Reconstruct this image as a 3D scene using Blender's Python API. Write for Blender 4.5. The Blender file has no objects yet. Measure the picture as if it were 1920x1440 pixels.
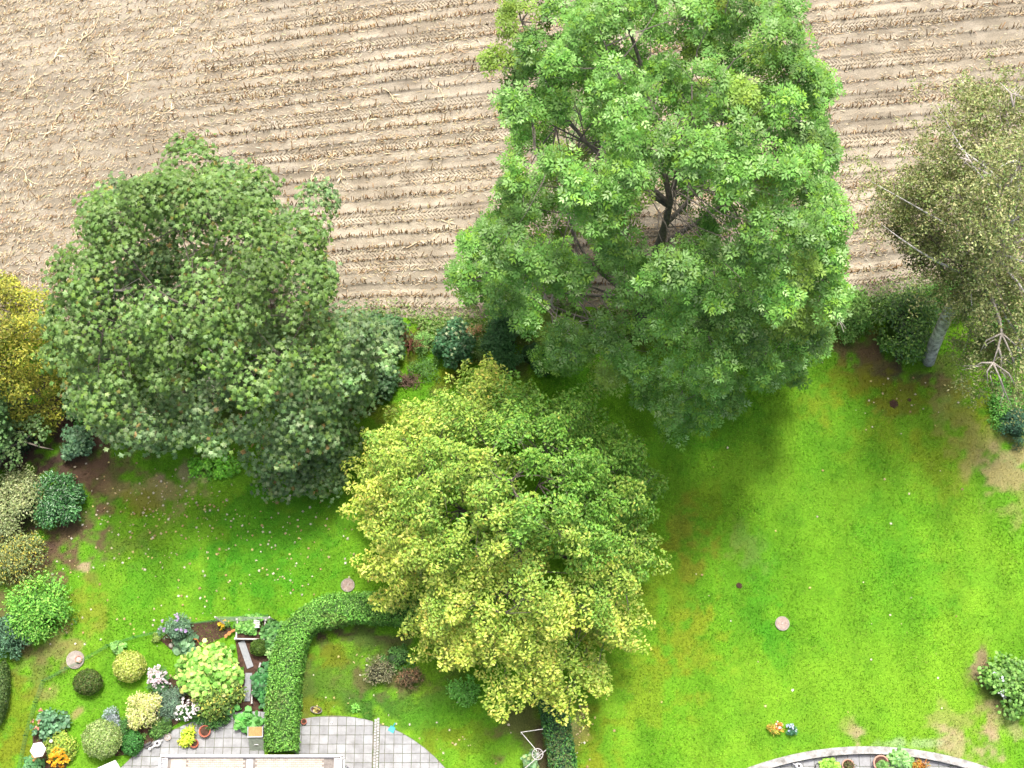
import bpy, math, random
import numpy as np
from mathutils import Vector, Matrix

rng = np.random.default_rng(7)
random.seed(7)
scene = bpy.context.scene
COL = scene.collection
R = math.radians

# ------------------------------------------------------------------ camera, sky, sun, exposure
CAM_H, TILT, FPX = 70.0, R(18.0), 2600.0
cam_d = bpy.data.cameras.new("camera")
cam_d.sensor_width = 36.0
cam_d.lens = 36.0 * FPX / 1920.0
cam_d.clip_start = 1.0
cam_d.clip_end = 2000.0
cam = bpy.data.objects.new("camera", cam_d)
cam.location = (0, 0, CAM_H)
cam.rotation_euler = (TILT, 0, 0)
COL.objects.link(cam)
scene.camera = cam

SUN_EL = R(69)
world = bpy.data.worlds.new("World")
scene.world = world
world.use_nodes = True
nt = world.node_tree
nt.nodes.clear()
sky = nt.nodes.new("ShaderNodeTexSky")
sky.sky_type = 'NISHITA'
sky.sun_disc = False
sky.sun_elevation = SUN_EL
sky.sun_rotation = 0.0
sky.air_density = 0.6
sky.dust_density = 7.0
sky.ozone_density = 0.3
bg = nt.nodes.new("ShaderNodeBackground")
bg.inputs[1].default_value = 0.15
wo = nt.nodes.new("ShaderNodeOutputWorld")
nt.links.new(sky.outputs[0], bg.inputs[0])
nt.links.new(bg.outputs[0], wo.inputs[0])

sun_d = bpy.data.lights.new("sun", 'SUN')
sun_d.energy = 2.0
sun_d.angle = R(9)
sun_d.color = (1.0, 0.97, 0.93)
sun = bpy.data.objects.new("sun", sun_d)
sun.location = (0, 40, 60)
sun.rotation_euler = (-(math.pi / 2 - SUN_EL), R(5), 0)
COL.objects.link(sun)

vs = scene.view_settings
vs.view_transform = 'Standard'
vs.look = 'None'
vs.gamma = 1.0
vs.use_curve_mapping = False
vs.exposure = 0.93

# ------------------------------------------------------------------ helpers
cT, sT = math.cos(TILT), math.sin(TILT)

def at(px, py, z=0.0):
    """ground point (at height z) that the photograph shows at this pixel"""
    a, b = (px - 960) / FPX, -(py - 720) / FPX
    d = (a, b * cT + sT, b * sT - cT)
    t = (z - CAM_H) / d[2]
    return Vector((a * t, d[1] * t, z))

PXM = 37.0   # pixels of the photograph per metre near the ground

def L(*c):
    return tuple(c)

def link(o, parent=None):
    COL.objects.link(o)
    if parent is not None:
        o.parent = parent
    return o

def tag(o, label=None, cat=None, group=None, kind=None):
    if label: o['label'] = label
    if cat: o['category'] = cat
    if group: o['group'] = group
    if kind: o['kind'] = kind
    return o

def thing(name, label, cat, loc=(0, 0, 0), rz=0.0, group=None):
    o = bpy.data.objects.new(name, None)
    o.empty_display_size = 0.2
    o.location = loc
    o.rotation_euler = (0, 0, rz)
    COL.objects.link(o)
    return tag(o, label, cat, group)

def hashn(ix, iy, s):
    n = (ix * 374761393 + iy * 668265263 + s * 974634777) & 0xffffffff
    n = ((n ^ (n >> 13)) * 1274126177) & 0xffffffff
    return ((n ^ (n >> 16)) & 0xffff) / 65535.0

def vnoise(x, y, s=0):
    x = np.asarray(x, float); y = np.asarray(y, float)
    ix = np.floor(x).astype(np.int64); iy = np.floor(y).astype(np.int64)
    fx = x - ix; fy = y - iy
    fx = fx * fx * (3 - 2 * fx); fy = fy * fy * (3 - 2 * fy)
    a = hashn(ix, iy, s); b = hashn(ix + 1, iy, s)
    c = hashn(ix, iy + 1, s); d = hashn(ix + 1, iy + 1, s)
    return (a * (1 - fx) + b * fx) * (1 - fy) + (c * (1 - fx) + d * fx) * fy

def fbm(x, y, s=0, o=4):
    v = 0; a = .5; t = 0
    for k in range(o):
        v = v + a * vnoise(x * 2 ** k, y * 2 ** k, s + k * 17); t += a; a *= .5
    return v / t

def sstep(a, b, x):
    t = np.clip((x - a) / (b - a), 0, 1)
    return t * t * (3 - 2 * t)

def unit(v):
    return v / np.maximum(np.linalg.norm(v, axis=-1, keepdims=True), 1e-9)

def mesh_np(name, verts, tris, mats, parent=None, col=None, matidx=None, smooth=False):
    """one mesh object from arrays of vertices and triangles"""
    verts = np.ascontiguousarray(verts, dtype=np.float32).reshape(-1, 3)
    tris = np.ascontiguousarray(tris, dtype=np.int32).reshape(-1, 3)
    me = bpy.data.meshes.new(name)
    me.vertices.add(len(verts)); me.vertices.foreach_set("co", verts.ravel())
    me.loops.add(tris.size); me.loops.foreach_set("vertex_index", tris.ravel())
    me.polygons.add(len(tris))
    me.polygons.foreach_set("loop_start", np.arange(0, tris.size, 3, dtype=np.int32))
    if matidx is not None:
        me.polygons.foreach_set("material_index", np.asarray(matidx, dtype=np.int32))
    if smooth:
        me.polygons.foreach_set("use_smooth", np.ones(len(tris), dtype=bool))
    me.update(calc_edges=True)
    if col is not None:
        at_ = me.color_attributes.new("Col", 'FLOAT_COLOR', 'POINT')
        c4 = np.ones((len(verts), 4), np.float32); c4[:, :3] = col
        at_.data.foreach_set("color", c4.ravel())
    for m in (mats if isinstance(mats, (list, tuple)) else [mats]):
        me.materials.append(m)
    return link(bpy.data.objects.new(name, me), parent)

class MB:
    """collects boxes, tubes, turned shapes and prisms; build() links them as one mesh object"""
    def __init__(s):
        s.v = []; s.f = []; s.m = []
    def add(s, vs_, fs, m=0):
        o = len(s.v)
        s.v += [tuple(p) for p in vs_]
        s.f += [tuple(i + o for i in f) for f in fs]
        s.m += [m] * len(fs)
        return s
    def box(s, c, size, rz=0.0, m=0, rx=0.0):
        M = Matrix.Translation(Vector(c)) @ Matrix.Rotation(rz, 4, 'Z') @ Matrix.Rotation(rx, 4, 'X')
        x, y, z = (k / 2 for k in size)
        P = [M @ Vector(p) for p in ((-x, -y, -z), (x, -y, -z), (x, y, -z), (-x, y, -z), (-x, -y, z), (x, -y, z), (x, y, z), (-x, y, z))]
        return s.add(P, [(0, 3, 2, 1), (4, 5, 6, 7), (0, 1, 5, 4), (1, 2, 6, 5), (2, 3, 7, 6), (3, 0, 4, 7)], m)
    def prism(s, poly, z0, z1, m=0, inset=0.0):
        n = len(poly)
        cx = sum(p[0] for p in poly) / n; cy = sum(p[1] for p in poly) / n
        P = [(p[0], p[1], z0) for p in poly]
        if inset:
            zt = z1 - inset
            P += [(p[0], p[1], zt) for p in poly]
            q = []
            for p in poly:
                d = math.hypot(p[0] - cx, p[1] - cy) or 1
                k = 1 - min(.4, inset / d * 1.4)
                q.append((cx + (p[0] - cx) * k, cy + (p[1] - cy) * k, z1))
            P += q
            F = [tuple(range(2 * n, 3 * n))]
            for i in range(n):
                j = (i + 1) % n
                F += [(i, j, n + j, n + i), (n + i, n + j, 2 * n + j, 2 * n + i)]
        else:
            P += [(p[0], p[1], z1) for p in poly]
            F = [tuple(range(n, 2 * n)), tuple(range(n - 1, -1, -1))]
            for i in range(n):
                j = (i + 1) % n
                F.append((i, j, n + j, n + i))
        return s.add(P, F, m)
    def tube(s, pts, rad, k=6, m=0, cap=True):
        pts = [Vector(p) for p in pts]
        if not hasattr(rad, '__len__'): rad = [rad] * len(pts)
        rings = []
        for i, p in enumerate(pts):
            d = (pts[min(i + 1, len(pts) - 1)] - pts[max(i - 1, 0)])
            d = d.normalized() if d.length > 1e-9 else Vector((0, 0, 1))
            u = d.cross(Vector((0, 0, 1)))
            if u.length < 1e-3: u = Vector((1, 0, 0))
            u.normalize(); w = d.cross(u)
            rings.append([p + (u * math.cos(2 * math.pi * j / k) + w * math.sin(2 * math.pi * j / k)) * rad[i] for j in range(k)])
        P = [q for r in rings for q in r]; F = []
        for i in range(len(pts) - 1):
            for j in range(k):
                a = i * k + j; b = i * k + (j + 1) % k
                F.append((a, b, b + k, a + k))
        if cap:
            F.append(tuple(range(k - 1, -1, -1)))
            F.append(tuple(range((len(pts) - 1) * k, len(pts) * k)))
        return s.add(P, F, m)
    def lathe(s, prof, c=(0, 0, 0), k=20, m=0, sx=1.0, sy=1.0):
        P = []; F = []
        for r, z in prof:
            P += [(c[0] + r * sx * math.cos(2 * math.pi * j / k), c[1] + r * sy * math.sin(2 * math.pi * j / k), c[2] + z) for j in range(k)]
        for i in range(len(prof) - 1):
            for j in range(k):
                a = i * k + j; b = i * k + (j + 1) % k
                F.append((a, b, b + k, a + k))
        F.append(tuple(range(k - 1, -1, -1)))
        F.append(tuple(range((len(prof) - 1) * k, len(prof) * k)))
        return s.add(P, F, m)
    def mesh(s, name, mats):
        me = bpy.data.meshes.new(name)
        me.from_pydata(s.v, [], s.f)
        for m in (mats if isinstance(mats, (list, tuple)) else [mats]):
            me.materials.append(m)
        me.polygons.foreach_set("material_index", s.m)
        me.update()
        return me
    def build(s, name, mats, parent=None, smooth=False):
        me = s.mesh(name, mats)
        if smooth:
            me.polygons.foreach_set("use_smooth", [True] * len(me.polygons))
        return link(bpy.data.objects.new(name, me), parent)

# ------------------------------------------------------------------ materials
def new_mat(name):
    m = bpy.data.materials.new(name)
    m.use_nodes = True
    n = m.node_tree
    n.nodes.clear()
    return m, n, n.nodes.new, n.links.new

def leaf_material(name, trans=0.3, rough=0.5, spec=0.35, var=0.25):
    m, n, N, K = new_mat(name)
    at_ = N("ShaderNodeAttribute"); at_.attribute_name = "Col"
    geo = N("ShaderNodeNewGeometry")
    noi = N("ShaderNodeTexNoise"); noi.inputs["Scale"].default_value = 9.0
    K(geo.outputs["Position"], noi.inputs["Vector"])
    mr = N("ShaderNodeMapRange")
    mr.inputs[1].default_value = .3; mr.inputs[2].default_value = .7
    mr.inputs[3].default_value = 1 - var; mr.inputs[4].default_value = 1 + var
    K(noi.outputs["Fac"], mr.inputs[0])
    mul = N("ShaderNodeVectorMath"); mul.operation = 'SCALE'
    K(at_.outputs["Color"], mul.inputs[0]); K(mr.outputs[0], mul.inputs["Scale"])
    p = N("ShaderNodeBsdfPrincipled")
    p.inputs["Roughness"].default_value = rough
    p.inputs["Specular IOR Level"].default_value = spec
    K(mul.outputs[0], p.inputs["Base Color"])
    tr = N("ShaderNodeBsdfTranslucent")
    tint = N("ShaderNodeMix"); tint.data_type = 'RGBA'; tint.blend_type = 'MULTIPLY'
    tint.inputs[0].default_value = 1.0
    tint.inputs[7].default_value = (1.15, 1.1, 0.55, 1)
    K(mul.outputs[0], tint.inputs[6]); K(tint.outputs[2], tr.inputs["Color"])
    mx = N("ShaderNodeMixShader"); mx.inputs[0].default_value = trans
    K(p.outputs[0], mx.inputs[1]); K(tr.outputs[0], mx.inputs[2])
    o = N("ShaderNodeOutputMaterial"); K(mx.outputs[0], o.inputs[0])
    return m

def solid(name, c, rough=0.7, var=0.2, scale=6.0, bump=0.0, metal=0.0, c2=None, spec=0.4, objvar=0.0, detail=6.0):
    """procedural surface: two tones mixed by noise, fine relief"""
    m, n, N, K = new_mat(name)
    tc = N("ShaderNodeTexCoord")
    noi = N("ShaderNodeTexNoise"); noi.inputs["Scale"].default_value = scale; noi.inputs["Detail"].default_value = detail
    noi.inputs["Roughness"].default_value = .65
    geo = N("ShaderNodeNewGeometry")
    K(geo.outputs["Position"], noi.inputs["Vector"])
    mr = N("ShaderNodeMapRange"); mr.inputs[1].default_value = .32; mr.inputs[2].default_value = .68
    K(noi.outputs["Fac"], mr.inputs[0])
    mix = N("ShaderNodeMix"); mix.data_type = 'RGBA'
    lo = tuple(k * (1 - var) for k in c); hi = tuple(min(1, k * (1 + var)) for k in c)
    if c2 is not None: lo, hi = c, c2
    mix.inputs[6].default_value = (*lo, 1); mix.inputs[7].default_value = (*hi, 1)
    K(mr.outputs[0], mix.inputs[0])
    outc = mix.outputs[2]
    if objvar:
        oi = N("ShaderNodeObjectInfo")
        mr2 = N("ShaderNodeMapRange"); mr2.inputs[3].default_value = 1 - objvar; mr2.inputs[4].default_value = 1 + objvar
        K(oi.outputs["Random"], mr2.inputs[0])
        sc_ = N("ShaderNodeVectorMath"); sc_.operation = 'SCALE'
        K(outc, sc_.inputs[0]); K(mr2.outputs[0], sc_.inputs["Scale"])
        outc = sc_.outputs[0]
    p = N("ShaderNodeBsdfPrincipled")
    p.inputs["Roughness"].default_value = rough
    p.inputs["Metallic"].default_value = metal
    p.inputs["Specular IOR Level"].default_value = spec
    K(outc, p.inputs["Base Color"])
    if bump:
        n2 = N("ShaderNodeTexNoise"); n2.inputs["Scale"].default_value = scale * 6; n2.inputs["Detail"].default_value = 4
        K(geo.outputs["Position"], n2.inputs["Vector"])
        b = N("ShaderNodeBump"); b.inputs["Strength"].default_value = bump; b.inputs["Distance"].default_value = .03
        K(n2.outputs["Fac"], b.inputs["Height"]); K(b.outputs[0], p.inputs["Normal"])
    o = N("ShaderNodeOutputMaterial"); K(p.outputs[0], o.inputs[0])
    return m

def ground_material(name, nscale, amp, bump, dist=0.05, rough=0.95):
    """Col attribute broken up by fine noise, with relief"""
    m, n, N, K = new_mat(name)
    at_ = N("ShaderNodeAttribute"); at_.attribute_name = "Col"
    geo = N("ShaderNodeNewGeometry")
    noi = N("ShaderNodeTexNoise"); noi.inputs["Scale"].default_value = nscale; noi.inputs["Detail"].default_value = 6
    noi.inputs["Roughness"].default_value = .75
    K(geo.outputs["Position"], noi.inputs["Vector"])
    mr = N("ShaderNodeMapRange"); mr.inputs[1].default_value = .3; mr.inputs[2].default_value = .7
    mr.inputs[3].default_value = 1 - amp; mr.inputs[4].default_value = 1 + amp
    K(noi.outputs["Fac"], mr.inputs[0])
    sc_ = N("ShaderNodeVectorMath"); sc_.operation = 'SCALE'
    K(at_.outputs["Color"], sc_.inputs[0]); K(mr.outputs[0], sc_.inputs["Scale"])
    p = N("ShaderNodeBsdfPrincipled"); p.inputs["Roughness"].default_value = rough
    p.inputs["Specular IOR Level"].default_value = .15
    K(sc_.outputs[0], p.inputs["Base Color"])
    b = N("ShaderNodeBump"); b.inputs["Strength"].default_value = bump; b.inputs["Distance"].default_value = dist
    K(noi.outputs["Fac"], b.inputs["Height"]); K(b.outputs[0], p.inputs["Normal"])
    o = N("ShaderNodeOutputMaterial"); K(p.outputs[0], o.inputs[0])
    return m

LEAF = leaf_material("leaf", trans=.22)
LEAF_GLOSSY = leaf_material("glossy_leaf", trans=.15, rough=.32, spec=.6)
PETAL = leaf_material("petal", trans=.3, rough=.7, spec=.2, var=.05)
GRASS = leaf_material("grass_blade", trans=.25, rough=.6, spec=.2, var=.12)
STRAW = leaf_material("straw_stalk", trans=.08, rough=.7, spec=.25, var=.15)
M_LAWN = ground_material("lawn_soil", 14, .35, .5)
M_FIELD = ground_material("field_soil", 16, .30, .8, .05)
M_SOIL = solid("garden_soil", (.075, .045, .032), .95, .45, 5, .6, spec=.1)
BARK = solid("grey_bark", (.16, .135, .11), .9, .4, 5, .6)
BARK_DARK = solid("dark_bark", (.06, .048, .04), .9, .4, 6, .6)
BARK_ASH = solid("ash_bark", (.17, .15, .125), .9, .4, 6, .6)
BARK_PALE = solid("pale_twig", (.42, .38, .33), .85, .25, 6, .3)
BARK_BIRCH = solid("birch_bark", (.16, .15, .14), .75, 0, 3.6, .4, c2=(.85, .83, .79))
SLAB = solid("concrete_slab", (.225, .23, .23), .85, 0, 1.6, .35, objvar=.12, c2=(.36, .375, .39), detail=10)
JOINT = solid("joint_sand", (.19, .17, .14), .95, 0, 3, .5, c2=(.07, .11, .035))
SETT = solid("granite_sett", (.40, .40, .40), .8, .35, 8, .4)
CONC = solid("cast_concrete", (.24, .21, .18), .9, 0, 6, .5, c2=(.42, .38, .33), detail=9)
PLASTER = solid("weathered_plaster", (.17, .165, .15), .9, 0, 3.0, .6, c2=(.50, .50, .48), detail=10)
WHITE = solid("white_paint", (.78, .78, .77), .45, .06, 6)
WHITE_DULL = solid("white_weathered_paint", (.58, .55, .54), .7, .2, 9, .2)
TERRA = solid("terracotta", (.42, .13, .075), .8, .2, 9, .3)
TERRA_PALE = solid("pale_terracotta", (.50, .27, .20), .8, .2, 9, .3)
RUST = solid("orange_rusty_metal", (.46, .19, .06), .75, .25, 12, .3)
WOOD_TAN = solid("tan_wood", (.40, .26, .10), .75, .25, 14, .3)
WOOD_GREY = solid("weathered_wood", (.33, .29, .26), .85, .3, 10, .4)
METAL_GREY = solid("grey_green_metal", (.32, .37, .30), .5, .25, 7, .15)
METAL = solid("galvanised_metal", (.55, .55, .54), .4, .15, 9, metal=.5)
PLANK = solid("grey_plank", (.27, .285, .30), .75, .12, 9, .3)
PLASTIC_TEAL = solid("teal_plastic", (.03, .40, .46), .4, .1, 6)
BLACK = solid("black_plastic", (.02, .02, .022), .5, .3, 6)
WIRE_GREEN = solid("green_wire", (.05, .19, .07), .6, .2, 6)
BALC_TILE = solid("beige_roof_tile", (.50, .44, .37), .9, .2, 4, .4, objvar=.05)
BALC_FLOOR = solid("grey_roof_joint", (.22, .20, .18), .9, .3, 6, .4)
GLASS_GREY = solid("grey_frosted_panel", (.42, .43, .45), .35, .15, 6)
CORE = solid("twiggy_shade", (.025, .045, .015), .95, .4, 8)

# ------------------------------------------------------------------ leaves
def tmpl_kite(w=.5, fold=.12):
    v = np.array([(0, 0, 0), (.5, w / 2, fold), (1, 0, -.08), (.5, -w / 2, fold)], float)
    return v, np.array([(0, 2, 1), (0, 3, 2)])

def tmpl_tri(w=.4):
    return np.array([(0, -w / 2, 0), (1, 0, -.1), (0, w / 2, 0)], float), np.array([(0, 1, 2)])

def tmpl_lobed():
    a = np.radians([0, 22, 48, 78, 112, 150])
    r = [1.0, .55, .95, .48, .75, .3]
    pts = [(0, 0, 0)]
    full = list(zip(a, r)) + [(-x, y) for x, y in list(zip(a, r))[:0:-1]]
    for t, q in full:
        pts.append((.35 + q * .65 * math.cos(t), q * .65 * math.sin(t), -.12 * q))
    pts[0] = (.35, 0, .06)
    v = np.array(pts, float); n = len(pts) - 1
    return v, np.array([(0, 1 + i, 1 + (i + 1) % n) for i in range(n)])

def tmpl_round():
    a = np.linspace(0, 2 * np.pi, 7)[:-1]
    v = [(.5, 0, .05)] + [(.5 + .5 * math.cos(t), .48 * math.sin(t), -.07) for t in a]
    return np.array(v, float), np.array([(0, 1 + i, 1 + (i + 1) % 6) for i in range(6)])

def tmpl_pinnate(pairs=2):
    V = []; T = []
    def leaflet(bx, ang, ln, z):
        c, s = math.cos(ang), math.sin(ang)
        o = len(V); w = ln * .21
        for (x, y, dz) in ((0, 0, 0), (.45 * ln, w, -.02), (ln, 0, -.10 * ln - .03), (.45 * ln, -w, -.02)):
            V.append((bx + x * c - y * s, x * s + y * c, z + dz))
        T.extend([(o, o + 2, o + 1), (o, o + 3, o + 2)])
    for i in range(pairs):
        x = .22 + .40 * i / max(1, pairs - 1)
        z = -.25 * x * x
        for sg in (1, -1):
            leaflet(x, sg * R(48), .55, z)
    leaflet(.72, 0, .5, -.14)
    return np.array(V, float), np.array(T)

T_KITE, T_TRI, T_LOBE, T_ROUND, T_PINN = tmpl_kite(), tmpl_tri(), tmpl_lobed(), tmpl_round(), tmpl_pinnate()
T_LONG = tmpl_kite(.26, .06)

def leaf_arrays(P, Nn, size, tmpl, col, D=None, roll=1.0):
    """place a copy of the leaf outline at each point P with normal Nn and (optional) pointing direction D"""
    n = len(P)
    Nn = unit(Nn)
    if D is None:
        D = rng.normal(size=(n, 3))
    D = D - Nn * np.sum(D * Nn, 1, keepdims=True)
    t = unit(D); b = np.cross(Nn, t)
    tv, tf = tmpl
    s = np.broadcast_to(np.asarray(size, float), (n,))[:, None, None]
    V = P[:, None, :] + s * (tv[None, :, 0:1] * t[:, None, :] + tv[None, :, 1:2] * b[:, None, :] + tv[None, :, 2:3] * Nn[:, None, :])
    F = tf[None, :, :] + (np.arange(n) * len(tv))[:, None, None]
    C = np.repeat(col[:, None, :], len(tv), axis=1)
    return V.reshape(-1, 3), F.reshape(-1, 3), C.reshape(-1, 3)

def merge(parts):
    V = []; F = []; C = []; o = 0
    for v, f, c in parts:
        V.append(v); F.append(f + o); C.append(c); o += len(v)
    return np.concatenate(V), np.concatenate(F), np.concatenate(C)

def palette(n, cols, weights=None, jit=.18):
    cols = np.array(cols, float)
    w = None if weights is None else np.array(weights, float) / sum(weights)
    c = cols[rng.choice(len(cols), n, p=w)]
    return np.clip(c * (1 + rng.normal(size=(n, 1)) * jit) * (1 + rng.normal(size=(n, 3)) * jit * .3), .004, .95)

def ellipsoid_arrays(c, r, col, k=12, zmin=-.2):
    P = []; F = []
    rows = 7
    for i in range(rows):
        el = math.asin(zmin) + (math.pi / 2 - math.asin(zmin)) * i / (rows - 1)
        for j in range(k):
            a = 2 * math.pi * j / k
            P.append((c[0] + r[0] * math.cos(el) * math.cos(a), c[1] + r[1] * math.cos(el) * math.sin(a), c[2] + r[2] * math.sin(el)))
    for i in range(rows - 1):
        for j in range(k):
            a = i * k + j; b = i * k + (j + 1) % k
            F += [(a, b, b + k), (a, b + k, a + k)]
    P = np.array(P); return P, np.array(F), np.tile(np.array(col, float), (len(P), 1))

# ------------------------------------------------------------------ lawn colours (soil, moss, dry and lush grass, painted shade of trees and plants)
G1 = np.array([.135, .335, .016]); G2 = np.array([.185, .385, .022]); G3 = np.array([.092, .280, .015])
DRY = (.30, .27, .10); TAN = (.40, .31, .19); BROWN = (.13, .085, .05); OLIVE = (.17, .20, .012); YEL = (.25, .30, .02)
ORANGE = (.24, .25, .03); SOILC = (.085, .055, .042); LUSH_AND_SHADE = (.05, .26, .012); LIGHT = (.17, .36, .02)  # the lush tone also serves for shade painted under trees
BLOBS = [  # x, y, rx, ry in photo pixels, colour, strength
    (120, 830, 95, 110, SOILC, 1.0), (60, 800, 70, 90, SOILC, 1.0), (190, 890, 80, 60, BROWN, .75), (120, 1010, 75, 75, BROWN, .95), (60, 1060, 70, 60, BROWN, .9),
    (30, 950, 90, 110, SOILC, .9), (20, 1130, 60, 90, BROWN, .8), (310, 925, 75, 35, DRY, .9), (265, 950, 40, 30, OLIVE, .7), (360, 890, 50, 22, TAN, .6),
    (160, 1150, 40, 70, ORANGE, .6), (120, 1215, 60, 35, DRY, .55), (70, 1255, 60, 40, BROWN, .5), (160, 1062, 12, 9, TAN, .9),
    (235, 1010, 60, 40, BROWN, .35), (330, 1080, 120, 60, LUSH_AND_SHADE, .35), (500, 1020, 110, 120, LUSH_AND_SHADE, .6), (600, 960, 80, 60, G3, .6),  # last two patches paint the sycamore's soft shade into the grass
    (30, 1340, 30, 80, OLIVE, .6), (20, 1420, 40, 40, OLIVE, .6), (145, 1337, 9, 9, DRY, .9), (100, 1290, 20, 20, DRY, .35),
    (650, 1190, 70, 16, SOILC, .95), (600, 1200, 26, 34, SOILC, .95), (725, 1200, 60, 14, SOILC, .8), (575, 1290, 14, 80, BROWN, .85), (570, 1200, 12, 60, SOILC, .6),
    (650, 1270, 110, 80, (.075,.16,.02), .8), (620, 1225, 40, 26, OLIVE, .7), (600, 1330, 40, 20, OLIVE, .6), (690, 1310, 40, 30, LUSH_AND_SHADE, .4), (760, 1330, 90, 40, (.05,.14,.02), .7), (730, 1270, 70, 35, BROWN, .7), (810, 1285, 60, 30, BROWN, .6),  # darkest green patch is the yellow tree's shade, painted on
    (860, 1330, 90, 50, G3, .7), (870, 1390, 70, 30, OLIVE, .6), (950, 1400, 70, 40, G3, .4), (990, 1375, 55, 50, BROWN, .7), (1020, 1420, 18, 50, SOILC, .7),  # dark green patches here continue the yellow tree's painted shade
    (1080, 1370, 22, 40, TAN, .65), (1100, 1400, 40, 60, OLIVE, .6), (1120, 1440, 50, 40, YEL, .5),
    (1290, 1010, 44, 66, ORANGE, .6), (1260, 1120, 60, 110, OLIVE, .45), (1330, 960, 35, 60, OLIVE, .4), (1300, 1200, 60, 70, YEL, .5), (1220, 1300, 70, 60, YEL, .4), (1390, 1020, 25, 40, DRY, .3), (1410, 1045, 30, 30, DRY, .3),
    (1280, 850, 70, 45, G3, .6), (1370, 790, 80, 60, LUSH_AND_SHADE, .35), (1420, 1090, 35, 110, LUSH_AND_SHADE, .45), (1460, 1210, 25, 60, LUSH_AND_SHADE, .5),  # first two patches darken the lawn as the ash's painted soft shadow
    (1640, 690, 60, 40, BROWN, .85), (1700, 705, 70, 22, SOILC, .85), (1610, 650, 40, 36, BROWN, .8), (1590, 720, 60, 40, OLIVE, .65), (1680, 760, 50, 26, BROWN, .45), (1690, 740, 80, 40, OLIVE, .7),
    (1790, 765, 45, 60, DRY, .5), (1770, 700, 50, 40, BROWN, .45), (1830, 800, 40, 80, YEL, .6), (1880, 875, 60, 40, TAN, .7), (1850, 850, 70, 60, DRY, .5), (1920, 920, 60, 60, DRY, .5), (1760, 870, 60, 70, YEL, .4), (1640, 820, 60, 50, YEL, .35),
    (1540, 760, 60, 40, YEL, .5), (1640, 860, 30, 40, LUSH_AND_SHADE, .4), (1560, 950, 100, 90, LIGHT, .4), (1700, 1060, 80, 120, LUSH_AND_SHADE, .35), (1620, 1160, 90, 90, LIGHT, .3),
    (1840, 1250, 18, 22, TAN, .8), (1850, 1290, 30, 60, BROWN, .5), (1800, 1350, 70, 30, DRY, .55), (1790, 1390, 30, 26, TAN, .65), (1850, 1410, 30, 30, TAN, .7), (1880, 1350, 40, 30, TAN, .45), (1770, 1380, 20, 18, TAN, .4), (1605, 1375, 12, 20, TAN, .8), (1590, 1360, 16, 12, DRY, .5),
    (1720, 1390, 35, 10, (.30, .42, .20), .6), (1660, 1395, 25, 8, (.30, .42, .20), .45), (1470, 1385, 70, 22, G3, .45), (1600, 1280, 120, 60, G2, .4),  # dark green patch paints in the shadow of the small flowering plants
    (850, 700, 70, 30, OLIVE, .7), (960, 680, 90, 34, BROWN, .8), (1100, 700, 110, 50, G3, .7), (780, 660, 35, 40, OLIVE, .5), (720, 770, 50, 30, OLIVE, .6), (765, 715, 14, 14, SOILC, .9),
    (1560, 610, 70, 26, YEL, .5), (1000, 640, 200, 22, SOILC, .6), (1300, 640, 200, 28, SOILC, .5), (420, 740, 330, 90, SOILC, .6),
]
_bl = []
for (bx, by, rx_, ry_, c_, s_) in BLOBS:
    g = at(bx, by); _bl.append((g.x, g.y, rx_ / PXM, ry_ / PXM, np.array(c_, float), s_))

def edge_y(X):
    """line between garden and field"""
    return 26.6 + .055 * (np.asarray(X, float) - 0) + .25 * np.sin(np.asarray(X, float) * .6)

def lawn_color(X, Y):
    n1 = fbm(X * .22, Y * .16, 3); n2 = fbm(X * .9, Y * .9, 11); n3 = fbm(X * 3.1, Y * 3.1, 23, 3); n4 = fbm(X * 1.7, Y * 1.7, 37, 5)
    a = sstep(.38, .66, n1)[:, None]; b = sstep(.35, .7, n2)[:, None]
    c = G1 * (1 - a) + G2 * a
    c = c * (1 - .45 * b) + G3 * .45 * b
    stripe = .5 + .5 * np.sin((X * .97 + Y * .06) * 2 * np.pi / 2.6 + 1.5 * n1)
    c = c * (.93 + .14 * stripe[:, None])
    bare = np.zeros(len(X))
    for (gx, gy, rx_, ry_, cc, s_) in _bl:
        d2 = ((X - gx) / rx_) ** 2 + ((Y - gy) / ry_) ** 2
        if d2.min() > 6: continue
        w = np.exp(-d2 * .75) * 1.15 + (n4 - .5) * 2.4 + (n3 - .5) * 1.0
        w = np.clip(sstep(.30, 1.0, w) * s_, 0, 1) * np.exp(-np.maximum(d2 - 1.6, 0) * 1.3)
        c = c * (1 - w[:, None]) + cc * w[:, None]
        if cc[1] < cc[0] * .95:
            bare = np.maximum(bare, w)
    c = c * (.84 + .32 * n3[:, None])
    return c, bare

def grid_tris(nu, nv):
    i, j = np.meshgrid(np.arange(nu - 1), np.arange(nv - 1), indexing='ij')
    a = (i * nv + j).ravel(); b = a + nv; c = b + 1; d = a + 1
    return np.concatenate([np.stack([a, b, c], 1), np.stack([a, c, d], 1)])

# base sheet out to the horizon
mb = MB(); mb.box((0, 60, -.62), (900, 900, 1.0))
tag(mb.build("ground", M_SOIL), "brown earth below the lawn and the field", "ground", kind='structure')

# lawn
xs = np.linspace(-36, 36, 420); ts = np.linspace(0, 1, 240)
Xg, Tg = np.meshgrid(xs, ts, indexing='ij'); Xf = Xg.ravel()
Yf = -4 + Tg.ravel() * (edge_y(Xf) + .15 + 4)
lc, lb = lawn_color(Xf, Yf)
Zf = .04 * (fbm(Xf * .5, Yf * .5, 5) - .5)
tag(mesh_np("lawn", np.stack([Xf, Yf, Zf], 1), grid_tris(420, 240), M_LAWN, col=lc * .8), "green garden lawn with dry and bare patches", "lawn", kind='structure')

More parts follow.
